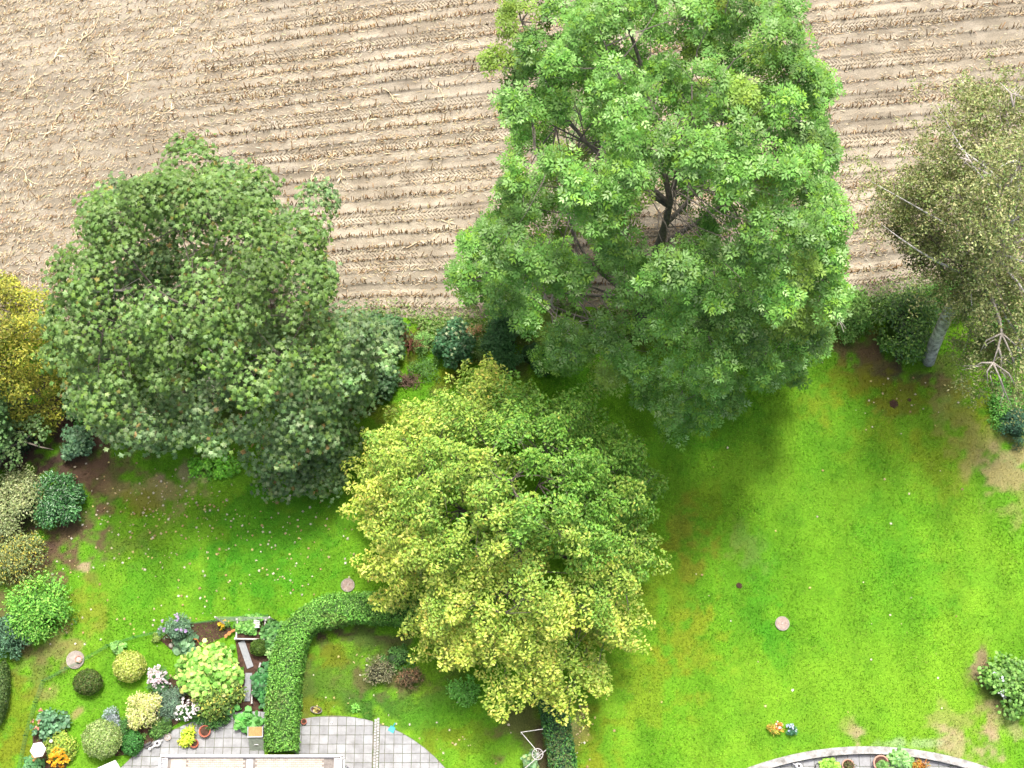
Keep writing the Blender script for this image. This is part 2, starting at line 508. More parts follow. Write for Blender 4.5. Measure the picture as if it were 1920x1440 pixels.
# field
ROW = .78
def row_slope(r):
    return .058 + .0030 * r
def field_y(X, r):
    return 26.6 + r + row_slope(r) * X - 2.6e-5 * np.maximum(r, 0) * (X - 30) ** 2 + .25 * np.sin(X * .6) * np.exp(-r * .4)

TRACKS = [(.95, 1), (3.45, -1), (4.3, 1), (6.6, 1), (8.95, -1), (11.3, 1), (13.65, -1), (15.95, 1), (18.35, -1), (20.7, 1), (23.0, 1)]
h1 = at(520, -20); h2 = at(150, 470)
def headland(X, Y):
    """0 in the ploughed rows, 1 in the turning strip on the far left"""
    nx, ny = (h2.y - h1.y), -(h2.x - h1.x)
    q = ((X - h1.x) * nx + (Y - h1.y) * ny) / math.hypot(nx, ny)
    return sstep(-2.5, 2.5, -q * (1 if nx < 0 else -1) * -1 + (fbm(X * .5, Y * .5, 31) - .5) * 3)

if headland(np.array([at(60, 100).x]), np.array([at(60, 100).y]))[0] < .5:
    _hl = headland
    headland = lambda X, Y: 1 - _hl(X, Y)

xs = np.linspace(-44, 44, 300); rs = np.linspace(-.2, 35, 610)
Xg, Rg = np.meshgrid(xs, rs, indexing='ij'); Xf = Xg.ravel(); Rf = Rg.ravel()
Yf = field_y(Xf, Rf); hm = headland(Xf, Yf)
n1 = fbm(Xf * .25, Yf * .35, 41); n2 = fbm(Xf * 1.3, Yf * 2.6, 47); n3 = fbm(Xf * 4, Yf * 4, 53, 3)
ridge = np.cos(2 * np.pi * Rf / ROW)
Zf = .016 * ridge * (1 - hm) * (.5 + n1) + .04 * (n3 - .5) + .03 * (n2 - .5) - .02
S1 = np.array([.262, .232, .172]); S2 = np.array([.37, .332, .255]); S3 = np.array([.19, .160, .115])
a = sstep(.35, .68, .6 * n2 + .4 * n1)[:, None]
fc = S1 * (1 - a) + S2 * a
b = (sstep(.45, .75, fbm(Xf * .7, Yf * 1.2, 61)) * .55)[:, None]
fc = fc * (1 - b) + S3 * b
fc = fc * (1 - .13 * hm[:, None]) * (.9 + .2 * n3[:, None])
kr = np.floor(Rf / ROW + .5)
fc = fc * (.86 + .28 * hashn(kr.astype(np.int64), kr.astype(np.int64) * 0 + 3, 5) * (1 - hm) + .14 * hm)[:, None]
for (tr, _s) in TRACKS:
    tw_ = np.exp(-((Rf - tr) / .26) ** 2) * (1 - hm) * sstep(.25, .5, vnoise(Xf * .25, Xf * 0 + tr * 3.1, 91))
    fc = fc * (1 + .16 * tw_[:, None])
rowband = (sstep(.5, 1.0, ridge) * (1 - hm))[:, None]
fc = fc * (1 - .42 * rowband * (.4 + n1[:, None]))
tag(mesh_np("field", np.stack([Xf, Yf, Zf], 1), grid_tris(300, 610), M_FIELD, col=fc), "harvested maize field of pale dry soil in rows", "field", kind='structure')

# ------------------------------------------------------------------ terraces (shapes needed to keep the grass off them)
def circle3(p, q, r_):
    ax, ay, bx, by, cx, cy = p.x, p.y, q.x, q.y, r_.x, r_.y
    d = 2 * (ax * (by - cy) + bx * (cy - ay) + cx * (ay - by))
    ux = ((ax * ax + ay * ay) * (by - cy) + (bx * bx + by * by) * (cy - ay) + (cx * cx + cy * cy) * (ay - by)) / d
    uy = ((ax * ax + ay * ay) * (cx - bx) + (bx * bx + by * by) * (ax - cx) + (cx * cx + cy * cy) * (bx - ax)) / d
    return ux, uy, math.hypot(ax - ux, ay - uy)

C_LEFT = circle3(at(228, 1438), at(300, 1382), at(440, 1335))
C_MID = circle3(at(600, 1343), at(720, 1359), at(835, 1440))
C_RIGHT = circle3(at(1400, 1440), at(1620, 1400), at(1850, 1440))
PATH_POLY = [at(*p) for p in ((440, 1192), (505, 1192), (500, 1250), (490, 1340), (430, 1340), (440, 1280), (447, 1240))]

def in_circle(X, Y, c, grow=0.0):
    return (X - c[0]) ** 2 + (Y - c[1]) ** 2 < (c[2] + grow) ** 2

def in_poly(X, Y, poly):
    res = np.zeros(len(X), bool); n = len(poly)
    for i in range(n):
        p, q = poly[i], poly[(i + 1) % n]
        cond = ((p.y > Y) != (q.y > Y)) & (X < (q.x - p.x) * (Y - p.y) / ((q.y - p.y) or 1e-9) + p.x)
        res ^= cond
    return res

def in_circle2(X, Y, c, grow):
    return (X - c[0]) ** 2 + (Y - c[1]) ** 2 < (c[2] + grow) ** 2

def paved(X, Y):
    xl = at(500, 1400).x; xm = at(556, 1400).x
    j = (fbm(X * 2.3, Y * 2.3, 77) - .62) * .5
    return ((in_circle(X, Y, C_LEFT, .03) & (X < xl + .3)) | (in_circle2(X, Y, C_MID, j) & (X > xm)) | in_circle(X, Y, C_RIGHT, -.02) | in_poly(X, Y, PATH_POLY))

# grass blades on the lawn
def make_grass(n):
    X = rng.uniform(-29, 29, n); Y = rng.uniform(1.5, 27, n)
    c, bare = lawn_color(X, Y)
    keep = (Y < edge_y(X) - .1) & ~paved(X, Y) & (rng.random(n) > bare * .85) & (np.abs(X) < 26 + Y * .12)
    X, Y, c = X[keep], Y[keep], c[keep]; n = len(X)
    P = np.stack([X, Y, np.full(n, -.01)], 1)
    az = rng.uniform(0, 2 * np.pi, n); tilt = rng.uniform(.25, 1.25, n)
    d = np.stack([np.cos(az) * np.sin(tilt), np.sin(az) * np.sin(tilt), np.cos(tilt)], 1)
    Nn = np.cross(d, np.stack([-np.sin(az), np.cos(az), np.zeros(n)], 1)) * -1 + rng.normal(size=(n, 3)) * .25
    ln = rng.uniform(.06, .13, n) * (1 + .5 * (fbm(X * .8, Y * .8, 71) - .3))
    cc = np.clip(c * (1.12 + rng.normal(size=(n, 1)) * .22), .004, .9)
    lt = rng.random(n) < .06
    cc[lt] = cc[lt] * .4 + np.array([.30, .36, .08]) * .6
    V, F, C = leaf_arrays(P, Nn, ln, tmpl_tri(.45), cc, D=d)
    tag(mesh_np("grass", V, F, GRASS, col=C), "short mown green grass of the garden lawn", "grass", kind='stuff')
make_grass(330000)

# fallen leaves and clover flowers on the grass
def scatter_leaves():
    P = []; C = []
    for (cx, cy, sx, sy, n) in ((420, 1000, 130, 70, 190), (330, 940, 70, 40, 90), (520, 1060, 110, 70, 70), (200, 960, 60, 60, 60), (1500, 1150, 250, 200, 40), (700, 1310, 90, 60, 35), (900, 1390, 80, 30, 22), (110, 1120, 60, 60, 45), (1700, 750, 60, 40, 25), (1090, 1370, 14, 40, 40), (230, 1180, 80, 40, 25)):
        for _ in range(n):
            g = at(random.gauss(cx, sx), random.gauss(cy, sy))
            P.append((g.x, g.y, .06)); C.append(random.choice([(.62, .56, .42), (.70, .66, .55), (.55, .45, .25), (.45, .30, .15), (.6, .52, .2)]))
    P = np.array(P); C = np.array(C); keep = ~paved(P[:, 0], P[:, 1]) & (P[:, 1] < edge_y(P[:, 0]) - .5)
    P, C = P[keep], C[keep]
    Nn = np.array([0, 0, 1.0]) + rng.normal(size=P.shape) * .3
    V, F, Cc = leaf_arrays(P, Nn, rng.uniform(.06, .17, len(P)), T_LOBE, C)
    tag(mesh_np("fallen_leaves", V, F, LEAF, col=Cc), "pale dry fallen leaves scattered over the lawn", "leaves", kind='stuff')
scatter_leaves()

# ------------------------------------------------------------------ stubble, straw, tyre marks
def make_stubble():
    P = []
    for k in range(-1, 40):
        r = k * ROW + .02 + random.gauss(0, .045)
        X = np.arange(-36, 36, .085); X = X + rng.normal(size=len(X)) * .03
        rr = r + rng.normal(size=len(X)) * .045 + .06 * (vnoise(X * .3, X * 0 + k, 5) - .5)
        Y = field_y(X, rr)
        hm_ = headland(X, Y)
        dens = (.10 + 1.15 * vnoise(X * .13, X * 0 + k * 3.7, 9)) * random.choice([.35, .7, 1.0, 1.15, 1.3])
        keep = (rng.random(len(X)) < dens) & (rng.random(len(X)) > hm_) & (rr > .3)
        P.append(np.stack([X[keep], Y[keep]], 1))
    # rows of the turning strip
    o = at(60, 250); d = Vector((.5, .87)); nrm = Vector((.87, -.5))
    for k in range(-40, 40):
        s = np.arange(-30, 30, .16)
        X = o.x + nrm.x * k * .8 + d.x * s; Y = o.y + nrm.y * k * .8 + d.y * s
        X = X + rng.normal(size=len(s)) * .08; Y = Y + rng.normal(size=len(s)) * .08
        hm_ = headland(X, Y)
        keep = (rng.random(len(s)) < hm_ * .55 * vnoise(s * .4, s * 0 + k, 13)) & (Y > edge_y(X) + .3) & (np.abs(X) < 36)
        P.append(np.stack([X[keep], Y[keep]], 1))
    P = np.concatenate(P); n = len(P)
    base = np.concatenate([P, np.full((n, 1), -.03)], 1)
    lean = rng.normal(size=(n, 2)) * .35 + np.array([.1, .15])
    h = rng.uniform(.16, .36, n)
    tip = base + np.stack([lean[:, 0] * h, lean[:, 1] * h, h], 1)
    rad = rng.uniform(.016, .030, n)
    ang = np.arange(4) * np.pi / 2
    ring = np.stack([np.cos(ang), np.sin(ang), np.zeros(4)], 1)
    V = np.concatenate([base[:, None] + ring * rad[:, None, None], tip[:, None] + ring * rad[:, None, None] * .9], 1)
    f = []
    for j in range(4):
        q = (j + 1) % 4
        f += [(j, q, 4 + q), (j, 4 + q, 4 + j)]
    f += [(4, 5, 6), (4, 6, 7)]
    F = np.array(f)[None] + (np.arange(n) * 8)[:, None, None]
    c = palette(n, [(.17, .10, .04), (.27, .165, .065), (.11, .068, .03), (.46, .35, .18), (.07, .045, .022)], [3, 3, 2.5, .9, 2])
    C = np.repeat(c[:, None, :], 8, 1)
    C[:, 4:] *= 1.2
    tag(mesh_np("corn_stubble", V, F, STRAW, col=np.clip(C.reshape(-1, 3), 0, .9)), "short brown cut maize stalks standing in rows on the field", "stubble", kind='stuff')

def make_straw(n=150000):
    X = rng.uniform(-37, 37, n); r = rng.uniform(.1, 28, n)
    # gather part of the straw along the rows
    k = rng.random(n) < .62
    r[k] = (np.round(r[k] / ROW) * ROW) + rng.normal(size=k.sum()) * .10
    Y = field_y(X, r); hm_ = headland(X, Y)
    kk = np.floor(r / ROW + .5).astype(np.int64)
    keep = (rng.random(n) < (.10 + .9 * sstep(.3, .7, fbm(X * .30, Y * .7, 83)) * (.35 + hashn(kk, kk * 0 + 9, 7)) + .45 * hm_)) & (r > .1)
    X, Y, hm_ = X[keep], Y[keep], hm_[keep]; n = len(X)
    az = np.where(rng.random(n) < hm_ * .7, rng.normal(1.02, .35, n), np.where(rng.random(n) < .55, rng.normal(.08, .32, n), rng.uniform(0, np.pi, n)))
    ln = rng.gamma(2.0, .06, n) + .05
    w = rng.uniform(.008, .022, n)
    bend = rng.normal(size=n) * .35
    z = rng.uniform(.02, .10, n)
    p0 = np.stack([X, Y, z], 1)
    d0 = np.stack([np.cos(az), np.sin(az), rng.normal(size=n) * .12], 1)
    d1 = np.stack([np.cos(az + bend), np.sin(az + bend), rng.normal(size=n) * .12], 1)
    p1 = p0 + d0 * ln[:, None] * .5; p2 = p1 + d1 * ln[:, None] * .5
    s0 = np.stack([-np.sin(az), np.cos(az), rng.normal(size=n) * .5], 1) * w[:, None]
    V = np.stack([p0 - s0 * .6, p0 + s0 * .6, p1 - s0, p1 + s0, p2 - s0 * .4, p2 + s0 * .4], 1)
    F = np.array([(0, 2, 1), (1, 2, 3), (2, 4, 3), (3, 4, 5)])[None] + (np.arange(n) * 6)[:, None, None]
    c = palette(n, [(.66, .54, .34), (.76, .65, .45), (.55, .41, .22), (.74, .68, .55), (.34, .22, .10), (.20, .13, .06), (.50, .52, .30)], [4, 3, 3, 2, 2, 1.5, .5], .14) * .80
    tag(mesh_np("straw", V, F, STRAW, col=np.repeat(c, 6, 0)), "pale chopped maize straw strewn over the field", "straw", kind='stuff')

def make_tyre_marks():
    """tread lugs pressed up out of the soft soil between the rows"""
    V = []; F = []; C = []
    tracks = TRACKS
    for (rr, sg) in tracks:
        for x in np.arange(-34, 36, .21):
            if vnoise(np.array([x * .25]), np.array([rr * 3.1]), 91)[0] < .30: continue
            y = float(field_y(np.array([x]), np.array([rr + .05]))[0])
            if headland(np.array([x]), np.array([y]))[0] > .75: continue
            for side in (1, -1):
                a = R(38) * side * 1.0
                ln = .26 * random.uniform(.75, 1.1)
                cx = x + .03 * random.uniform(-1, 1) + (.085 if side > 0 else 0); cy = y + side * .13
                dx, dy = math.cos(a) * sg, math.sin(a)
                if dy * side < 0: dx, dy = -dx, -dy
                o = len(V); nx, ny = -dy * .04, dx * .04
                e0 = (cx - dx * ln / 2, cy - dy * ln / 2); e1 = (cx + dx * ln / 2, cy + dy * ln / 2)
                zt = .085
                V += [(e0[0] - nx, e0[1] - ny, -.05), (e0[0] + nx, e0[1] + ny, -.05), (e1[0] + nx, e1[1] + ny, -.05), (e1[0] - nx, e1[1] - ny, -.05),
                      (e0[0], e0[1], zt - .02), (e1[0], e1[1], zt - .03)]
                F += [(o, o + 3, o + 5), (o, o + 5, o + 4), (o + 1, o + 4, o + 5), (o + 1, o + 5, o + 2), (o, o + 4, o + 1), (o + 3, o + 2, o + 5)]
                k = random.uniform(.8, 1.08)
                C += [(.29 * k, .25 * k, .185 * k)] * 6
    tag(mesh_np("tyre_marks", np.array(V), np.array(F), M_FIELD, col=np.array(C)), "chevron tractor tyre tread pressed into the field soil", "tyre marks", kind='stuff')

make_stubble(); make_straw(); make_tyre_marks()

def corn_stalk(px, py, ang, ln):
    g = at(px, py)
    t = thing("fallen_corn_stalk", "long pale dry maize stalk lying on the field", "corn stalk", (g.x, g.y, .05), ang, "dry maize stalks lying on the field")
    m = MB(); pts = [(-ln / 2 + ln * i / 6, .05 * ln * math.sin(i * 1.3 + px), .03 + .02 * math.sin(i * 2.1)) for i in range(7)]
    m.tube(pts, [.028, .027, .025, .022, .019, .015, .008], 5)
    m.build("stalk", M_STALK, t)
    P = []; D = []
    for i in range(7):
        q = Vector(pts[random.randint(1, 6)]); P.append(q + Vector((0, 0, .03)))
        D.append((random.uniform(.3, 1), random.choice((-1, 1)) * random.uniform(.2, .8), random.uniform(-.1, .2)))
    P = np.array(P); D = np.array(D)
    V, F, C = leaf_arrays(P, np.tile([0, 0, 1.0], (len(P), 1)) + rng.normal(size=P.shape) * .2, rng.uniform(.3, .6, len(P)), tmpl_kite(.12, .03), palette(len(P), [(.68, .58, .38), (.6, .58, .36), (.72, .66, .5)]), D=D)
    mesh_np("leaves", V, F, STRAW, t, C)

M_STALK = solid("dry_stalk", (.66, .54, .34), .7, .2, 12)
for (px, py, a, ln) in ((60, 160, 55, 1.6), (110, 100, 57, 1.3), (170, 60, 58, 1.9), (205, 105, -50, 1.3), (165, 190, 48, 1.5), (95, 245, 60, 1.2), (235, 160, 40, 1.3), (20, 260, 70, 1.1), (50, 330, -55, 1.2), (330, 60, 50, 1.1),
                        (405, 95, -62, 1.2), (300, 215, 22, 1.3), (735, 180, -40, 1.4), (820, 165, -52, 1.5), (690, 230, 60, .9), (790, 455, 18, 1.7), (640, 330, -80, 1.0), (590, 325, 75, 1.3), (1760, 135, -12, 1.3), (1790, 150, 12, 1.4), (1640, 345, 8, 1.2), (1625, 440, 60, .8), (840, 420, -35, .9), (145, 290, -60, 1.0)):
    corn_stalk(px, py, R(a), ln)

# ------------------------------------------------------------------ terraces
def clip_circle(poly, c, k=72):
    """cut a convex polygon to the inside of a circle"""
    out = list(poly)
    for i in range(k):
        a = 2 * math.pi * i / k
        nx, ny = math.cos(a), math.sin(a)
        lim = c[0] * nx + c[1] * ny + c[2]
        res = []
        for j in range(len(out)):
            p, q = out[j], out[(j + 1) % len(out)]
            dp, dq = p[0] * nx + p[1] * ny - lim, q[0] * nx + q[1] * ny - lim
            if dp <= 0: res.append(p)
            if (dp < 0) != (dq < 0) and abs(dp - dq) > 1e-9:
                t = dp / (dp - dq); res.append((p[0] + (q[0] - p[0]) * t, p[1] + (q[1] - p[1]) * t))
        out = res
        if len(out) < 3: return []
    return out

def area(p):
    return abs(sum(p[i][0] * p[(i + 1) % len(p)][1] - p[(i + 1) % len(p)][0] * p[i][1] for i in range(len(p)))) / 2

def terrace(name, label, circ, x0, x1, y0, ox, oy, pitch, rot, skip=None):
    m = MB()
    poly = clip_circle([(x0, y0), (x1, y0), (x1, circ[1] + circ[2] + 1), (x0, circ[1] + circ[2] + 1)], circ)
    m.prism(poly, -.05, .030)
    root = m.build(name, JOINT)
    tag(root, label, "terrace", kind='structure')
    c, s = math.cos(rot), math.sin(rot)
    shared = None
    g = .011
    N_ = int(circ[2] * 2 / pitch) + 4
    for i in range(-N_, N_):
        for j in range(-N_, N_):
            cx = ox + (i * c - j * s) * pitch; cy = oy + (i * s + j * c) * pitch
            if not (x0 - pitch < cx < x1 + pitch) or cy < y0 - pitch: continue
            h = pitch / 2 - g
            q = [(cx + (u * c - w * s) * h, cy + (u * s + w * c) * h) for u, w in ((-1, -1), (1, -1), (1, 1), (-1, 1))]
            if skip and skip(cx): continue
            p = [(min(max(a_, x0 + .01), x1 - .01), b_) for a_, b_ in q]
            if max(a_ for a_, b_ in p) - min(a_ for a_, b_ in p) < .05: continue
            pc = clip_circle(p, (circ[0], circ[1], circ[2] - .02))
            if len(pc) < 3 or area(pc) < .012: continue
            full = abs(area(pc) - (2 * h) ** 2) < 1e-4
            dz = random.uniform(-.004, .004)
            if full:
                if shared is None:
                    shared = MB().prism([((u * c - w * s) * h, (u * s + w * c) * h) for u, w in ((-1, -1), (1, -1), (1, 1), (-1, 1))], -.02, .05, inset=.006).mesh("paving_slab", SLAB)
                o = bpy.data.objects.new("paving_slab", shared); link(o, root)
                o.location = (cx, cy, dz); o.rotation_euler = (random.gauss(0, .006), random.gauss(0, .006), random.gauss(0, .006))
            else:
                o = MB().prism([(a_ - cx, b_ - cy) for a_, b_ in pc], -.02, .05, inset=.006).build("paving_slab", SLAB, root)
                o.location = (cx, cy, dz)
    return root

PITCH = 16.7 / 38.2
xl0, xl1 = at(200, 1438).x, at(497, 1400).x
terrace("terrace", "grey slab terrace beside the planted beds", C_LEFT, xl0, xl1, 1.2, at(309, 1410).x, at(400, 1410).y, PITCH, 0.0)
xm0, xm1 = at(553, 1400).x, at(850, 1440).x
sx0, sx1 = at(700.5, 1400).x, at(710.5, 1400).x
ter = terrace("terrace", "grey slab terrace with a curved edge on the lawn", C_MID, xm0, sx0 - .02, 1.2, at(732, 1404).x - PITCH * 2.5, at(640, 1404).y, PITCH, 0.0)
ter2 = terrace("paved_strip", "grey slab terrace beyond the line of small setts", C_MID, sx1 + .02, xm1, 1.2, at(730, 1404).x, at(640, 1404).y, PITCH, 0.0)
m = MB(); m.prism(clip_circle([(sx0 - .03, 1.2), (sx1 + .03, 1.2), (sx1 + .03, 12), (sx0 - .03, 12)], C_MID), -.05, .022)
strip = tag(m.build("sett_path", JOINT), "narrow double line of small grey setts across the terrace", "setts", kind='structure')
y = 1.3; k = 0; setts = []
while y < C_MID[1] + C_MID[2] - .2:
    for q in (0, 1):
        w = (sx1 - sx0) / 2
        o = MB().box((0, 0, .02), (w - .025, .105 + random.uniform(-.01, .015), .05), rz=random.uniform(-.06, .06)).build("sett", SETT, strip)
        o.location = (sx0 + w * (q + .5), y + (.05 if q else 0), .012)
    y += .135
# right terrace inside the curved wall
terrace("terrace", "pale slab terrace inside the low curved wall", (C_RIGHT[0], C_RIGHT[1], C_RIGHT[2] - .37), at(1380, 1440).x, at(1870, 1440).x, 1.2, at(1600, 1425).x, at(1600, 1426).y, .55, 0.0)
m = MB(); seg = 40
a0, a1 = R(48), R(132)
for i in range(seg):
    A = [a0 + (a1 - a0) * (i + e) / seg for e in (0, 1)]
    ro, ri = C_RIGHT[2], C_RIGHT[2] - .36
    q = [(C_RIGHT[0] + r_ * math.cos(t), C_RIGHT[1] + r_ * math.sin(t)) for r_, t in ((ri, A[0]), (ro, A[0]), (ro, A[1]), (ri, A[1]))]
    m.prism(q, -.1, .42 + .004 * math.sin(i * 7.3))
tag(m.build("curved_wall", PLASTER), "low curved whitewashed wall round the terrace with the pots", "wall")

# planting soil of the path and beds
m = MB(); m.prism([(p.x, p.y) for p in PATH_POLY], -.05, .035)
tag(m.build("soil_path", M_SOIL), "dark bare soil path with two grey planks", "path", kind='structure')
def bed(name, label, pts):
    m = MB(); m.prism([(at(*p).x, at(*p).y) for p in pts][::-1], -.05, .031)
    tag(m.build(name, M_SOIL), label, "flower bed", kind='structure')
bed("flower_bed", "dark soil bed under the shrubs along the terrace", [(215, 1418), (235, 1360), (270, 1310), (300, 1285), (350, 1250), (425, 1270), (438, 1330), (395, 1345), (340, 1352), (300, 1378), (262, 1412)])
bed("flower_bed", "dark soil bed along the wire fence with vegetables", [(300, 1200), (330, 1172), (420, 1162), (440, 1185), (385, 1210), (350, 1222), (320, 1218)])
bed("flower_bed", "dark soil bed under the yellow and orange flowers", [(62, 1375), (95, 1345), (125, 1370), (140, 1410), (120, 1445), (60, 1445)])
bed("flower_bed", "dark soil strip between the hedge and the white rail", [(500, 1192), (520, 1196), (510, 1260), (500, 1340), (478, 1338), (484, 1290), (492, 1240)])

# ------------------------------------------------------------------ trees
def curve_pts(p0, p1, bow, n=7, up=True):
    p0 = Vector(p0); p1 = Vector(p1); d = p1 - p0
    side = Vector((random.gauss(0, 1), random.gauss(0, 1), random.gauss(0, .4))) * .10 * d.length
    pts = []
    for i in range(n):
        t = i / (n - 1)
        q = p0 + d * t + side * math.sin(math.pi * t) + Vector((0, 0, bow * math.sin(math.pi * t)))
        pts.append(q)
    return pts

def clump_centres(n, prof, axis, rmin, seed, squash=(1, 1), inner=.25, hskew=None):
    """points in the outer part of a crown given by (height, radius) pairs round a leaning axis"""
    r_ = np.random.default_rng(seed)
    hs = [p[0] for p in prof]; rs_ = [p[1] for p in prof]
    pts = []; tries = 0
    while len(pts) < n and tries < n * 60:
        tries += 1
        h = r_.uniform(hs[0], hs[-1]); rad = np.interp(h, hs, rs_)
        if r_.random() > (rad / max(rs_)) ** .8 + .1: continue
        a = r_.uniform(0, 2 * np.pi)
        f = r_.uniform(.80, 1.0) if r_.random() > inner else r_.uniform(.1, .8)
        lob = 1 + .10 * math.sin(3 * a + seed) + .08 * math.sin(5 * a + h * 1.3 + seed * 2)
        ax = axis(h)
        p = np.array([ax[0] + f * rad * lob * math.cos(a) * squash[0], ax[1] + f * rad * lob * math.sin(a) * squash[1], h])
        if pts and np.min(np.linalg.norm((np.array(pts) - p), axis=1)) < rmin: continue
        pts.append(p)
    return np.array(pts)

def seen_at(P):
    """pixel of the photograph at which a world point shows"""
    P = np.asarray(P, float); y = P[:, 1]; z = P[:, 2] - CAM_H
    d = y * sT - z * cT
    return np.stack([960 + FPX * P[:, 0] / d, 720 - FPX * (y * cT + z * sT) / d], 1)

def fit_crown(cl, outline, inset, gap, seed):
    """trim a crown's boughs to the tree's outline and add boughs where the crown is too thin"""
    r_ = np.random.default_rng(seed)
    poly = np.array(outline, float); nx = np.roll(poly, -1, 0)
    def inside(q):
        c = False
        for a, b in zip(poly, nx):
            if (a[1] > q[1]) != (b[1] > q[1]) and q[0] < (b[0] - a[0]) * (q[1] - a[1]) / (b[1] - a[1]) + a[0]: c = not c
        if not c: return False
        t = np.clip(np.sum((q - poly) * (nx - poly), 1) / np.sum((nx - poly) ** 2, 1), 0, 1)
        return np.min(np.linalg.norm(poly + (nx - poly) * t[:, None] - q, axis=1)) > inset
    px = seen_at(cl); keep = np.array([inside(q) for q in px])
    cl = cl[keep]; px = px[keep]
    lo, hi = poly.min(0), poly.max(0)
    for _ in range(4000):
        q = r_.uniform(lo, hi)
        if not inside(q): continue
        d = np.linalg.norm(px - q, axis=1)
        if d.min() < gap: continue
        h = cl[np.argsort(d)[:3], 2].mean()
        v = at(q[0], q[1], max(.8, h - .3))
        cl = np.concatenate([cl, [tuple(v)]]); px = np.concatenate([px, [q]])
    return cl

ASH_LINE = [(960, -90), (930, 40), (905, 130), (930, 210), (945, 290), (940, 360), (895, 400), (825, 465), (830, 540), (890, 590), (1000, 640), (1010, 690), (1090, 720), (1180, 740), (1250, 820), (1380, 790), (1400, 700), (1420, 720), (1500, 735), (1560, 670), (1600, 600), (1600, 520), (1620, 480), (1565, 400), (1585, 310), (1550, 230), (1560, 100), (1500, 30), (1490, -90)]
SYC_LINE = [(75, 600), (110, 470), (125, 380), (180, 325), (250, 305), (335, 255), (420, 290), (490, 275), (560, 340), (650, 370), (655, 400), (610, 450), (650, 550), (620, 585), (700, 590), (760, 620), (760, 690), (720, 740), (660, 770), (650, 830), (620, 890), (540, 918), (480, 840), (440, 862), (360, 860), (250, 888), (195, 840), (170, 790), (100, 740), (75, 680)]
YEL_LINE = [(735, 740), (760, 715), (850, 695), (940, 690), (1000, 715), (1100, 725), (1150, 785), (1205, 845), (1250, 930), (1230, 1010), (1245, 1090), (1235, 1150), (1190, 1260), (1130, 1345), (1050, 1355), (960, 1340), (885, 1310), (800, 1255), (750, 1200), (705, 1165), (700, 1110), (675, 1050), (642, 970), (665, 900), (660, 840), (715, 790)]

def make_tree(name, label, base, trunk_pts, trunk_r, clumps, axis, bark, twig_bark, leaf_fn, n_limbs=9, drop=.55, twig_r=.035):
    t = thing(name, label, "tree", (base.x, base.y, 0))
    off = Vector((base.x, base.y, 0))
    m = MB(); m.tube([Vector(p) - off for p in trunk_pts], trunk_r, 10)
    m.build("trunk", bark, t, smooth=True)
    zmax = trunk_pts[-1][2]
    tz = [p[2] for p in trunk_pts]
    def trunk_at(h):
        h = min(max(h, tz[1] * .8), zmax)
        return Vector((np.interp(h, tz, [p[0] for p in trunk_pts]), np.interp(h, tz, [p[1] for p in trunk_pts]), h))
    order = list(range(len(clumps))); random.shuffle(order)
    limbs = order[:n_limbs]
    limb_pts = []
    for i in limbs:
        c = Vector(clumps[i]); ax = trunk_at(c.z); hd = (c - ax).xy.length
        p0 = trunk_at(c.z - drop * hd - .8)
        pts = curve_pts(p0, c, -.08 * hd, 8)
        r0 = .035 + .010 * (c - p0).length
        b = MB(); b.tube([q - off for q in pts], [r0 * (1 - .85 * k / 7) for k in range(8)], 7)
        b.build("branch", bark, t, smooth=True)
        limb_pts += pts[2:]
    tw = MB()
    LP = np.array([tuple(p) for p in limb_pts])
    for i in order[n_limbs:]:
        c = Vector(clumps[i])
        d = np.linalg.norm(LP - np.array(c), axis=1) + np.maximum(0, LP[:, 2] - c.z) * 1.5
        j = int(np.argmin(d)); p0 = Vector(LP[j])
        q = trunk_at(c.z - .6 * (c - trunk_at(c.z)).xy.length)
        if (q - c).length < d[j]: p0 = q
        tw.tube([p - off for p in curve_pts(p0, c, .0, 5)], [twig_r * (1 - .8 * k / 4) for k in range(5)], 4, cap=False)
        for _ in range(3):
            e = c + Vector((random.gauss(0, 1), random.gauss(0, 1), random.gauss(.2, .7))) * .55
            tw.tube([c - off + (p0 - c) * .15, c - off + (e - c) * .5, e - off], [.016, .011, .005], 3, cap=False)
    tag(tw.build("twigs", twig_bark, t), kind='stuff')
    V, F, C = leaf_fn()
    mesh_np("crown", V - np.array(off), F, LEAF, t, C)
    return t

def shell_dirs(n, out, up, bo=.8, bu=.5):
    return unit(rng.normal(size=(n, 3)) + out * bo + np.array([0, 0, 1.0]) * bu * (up if np.isscalar(up) else up[:, None]))

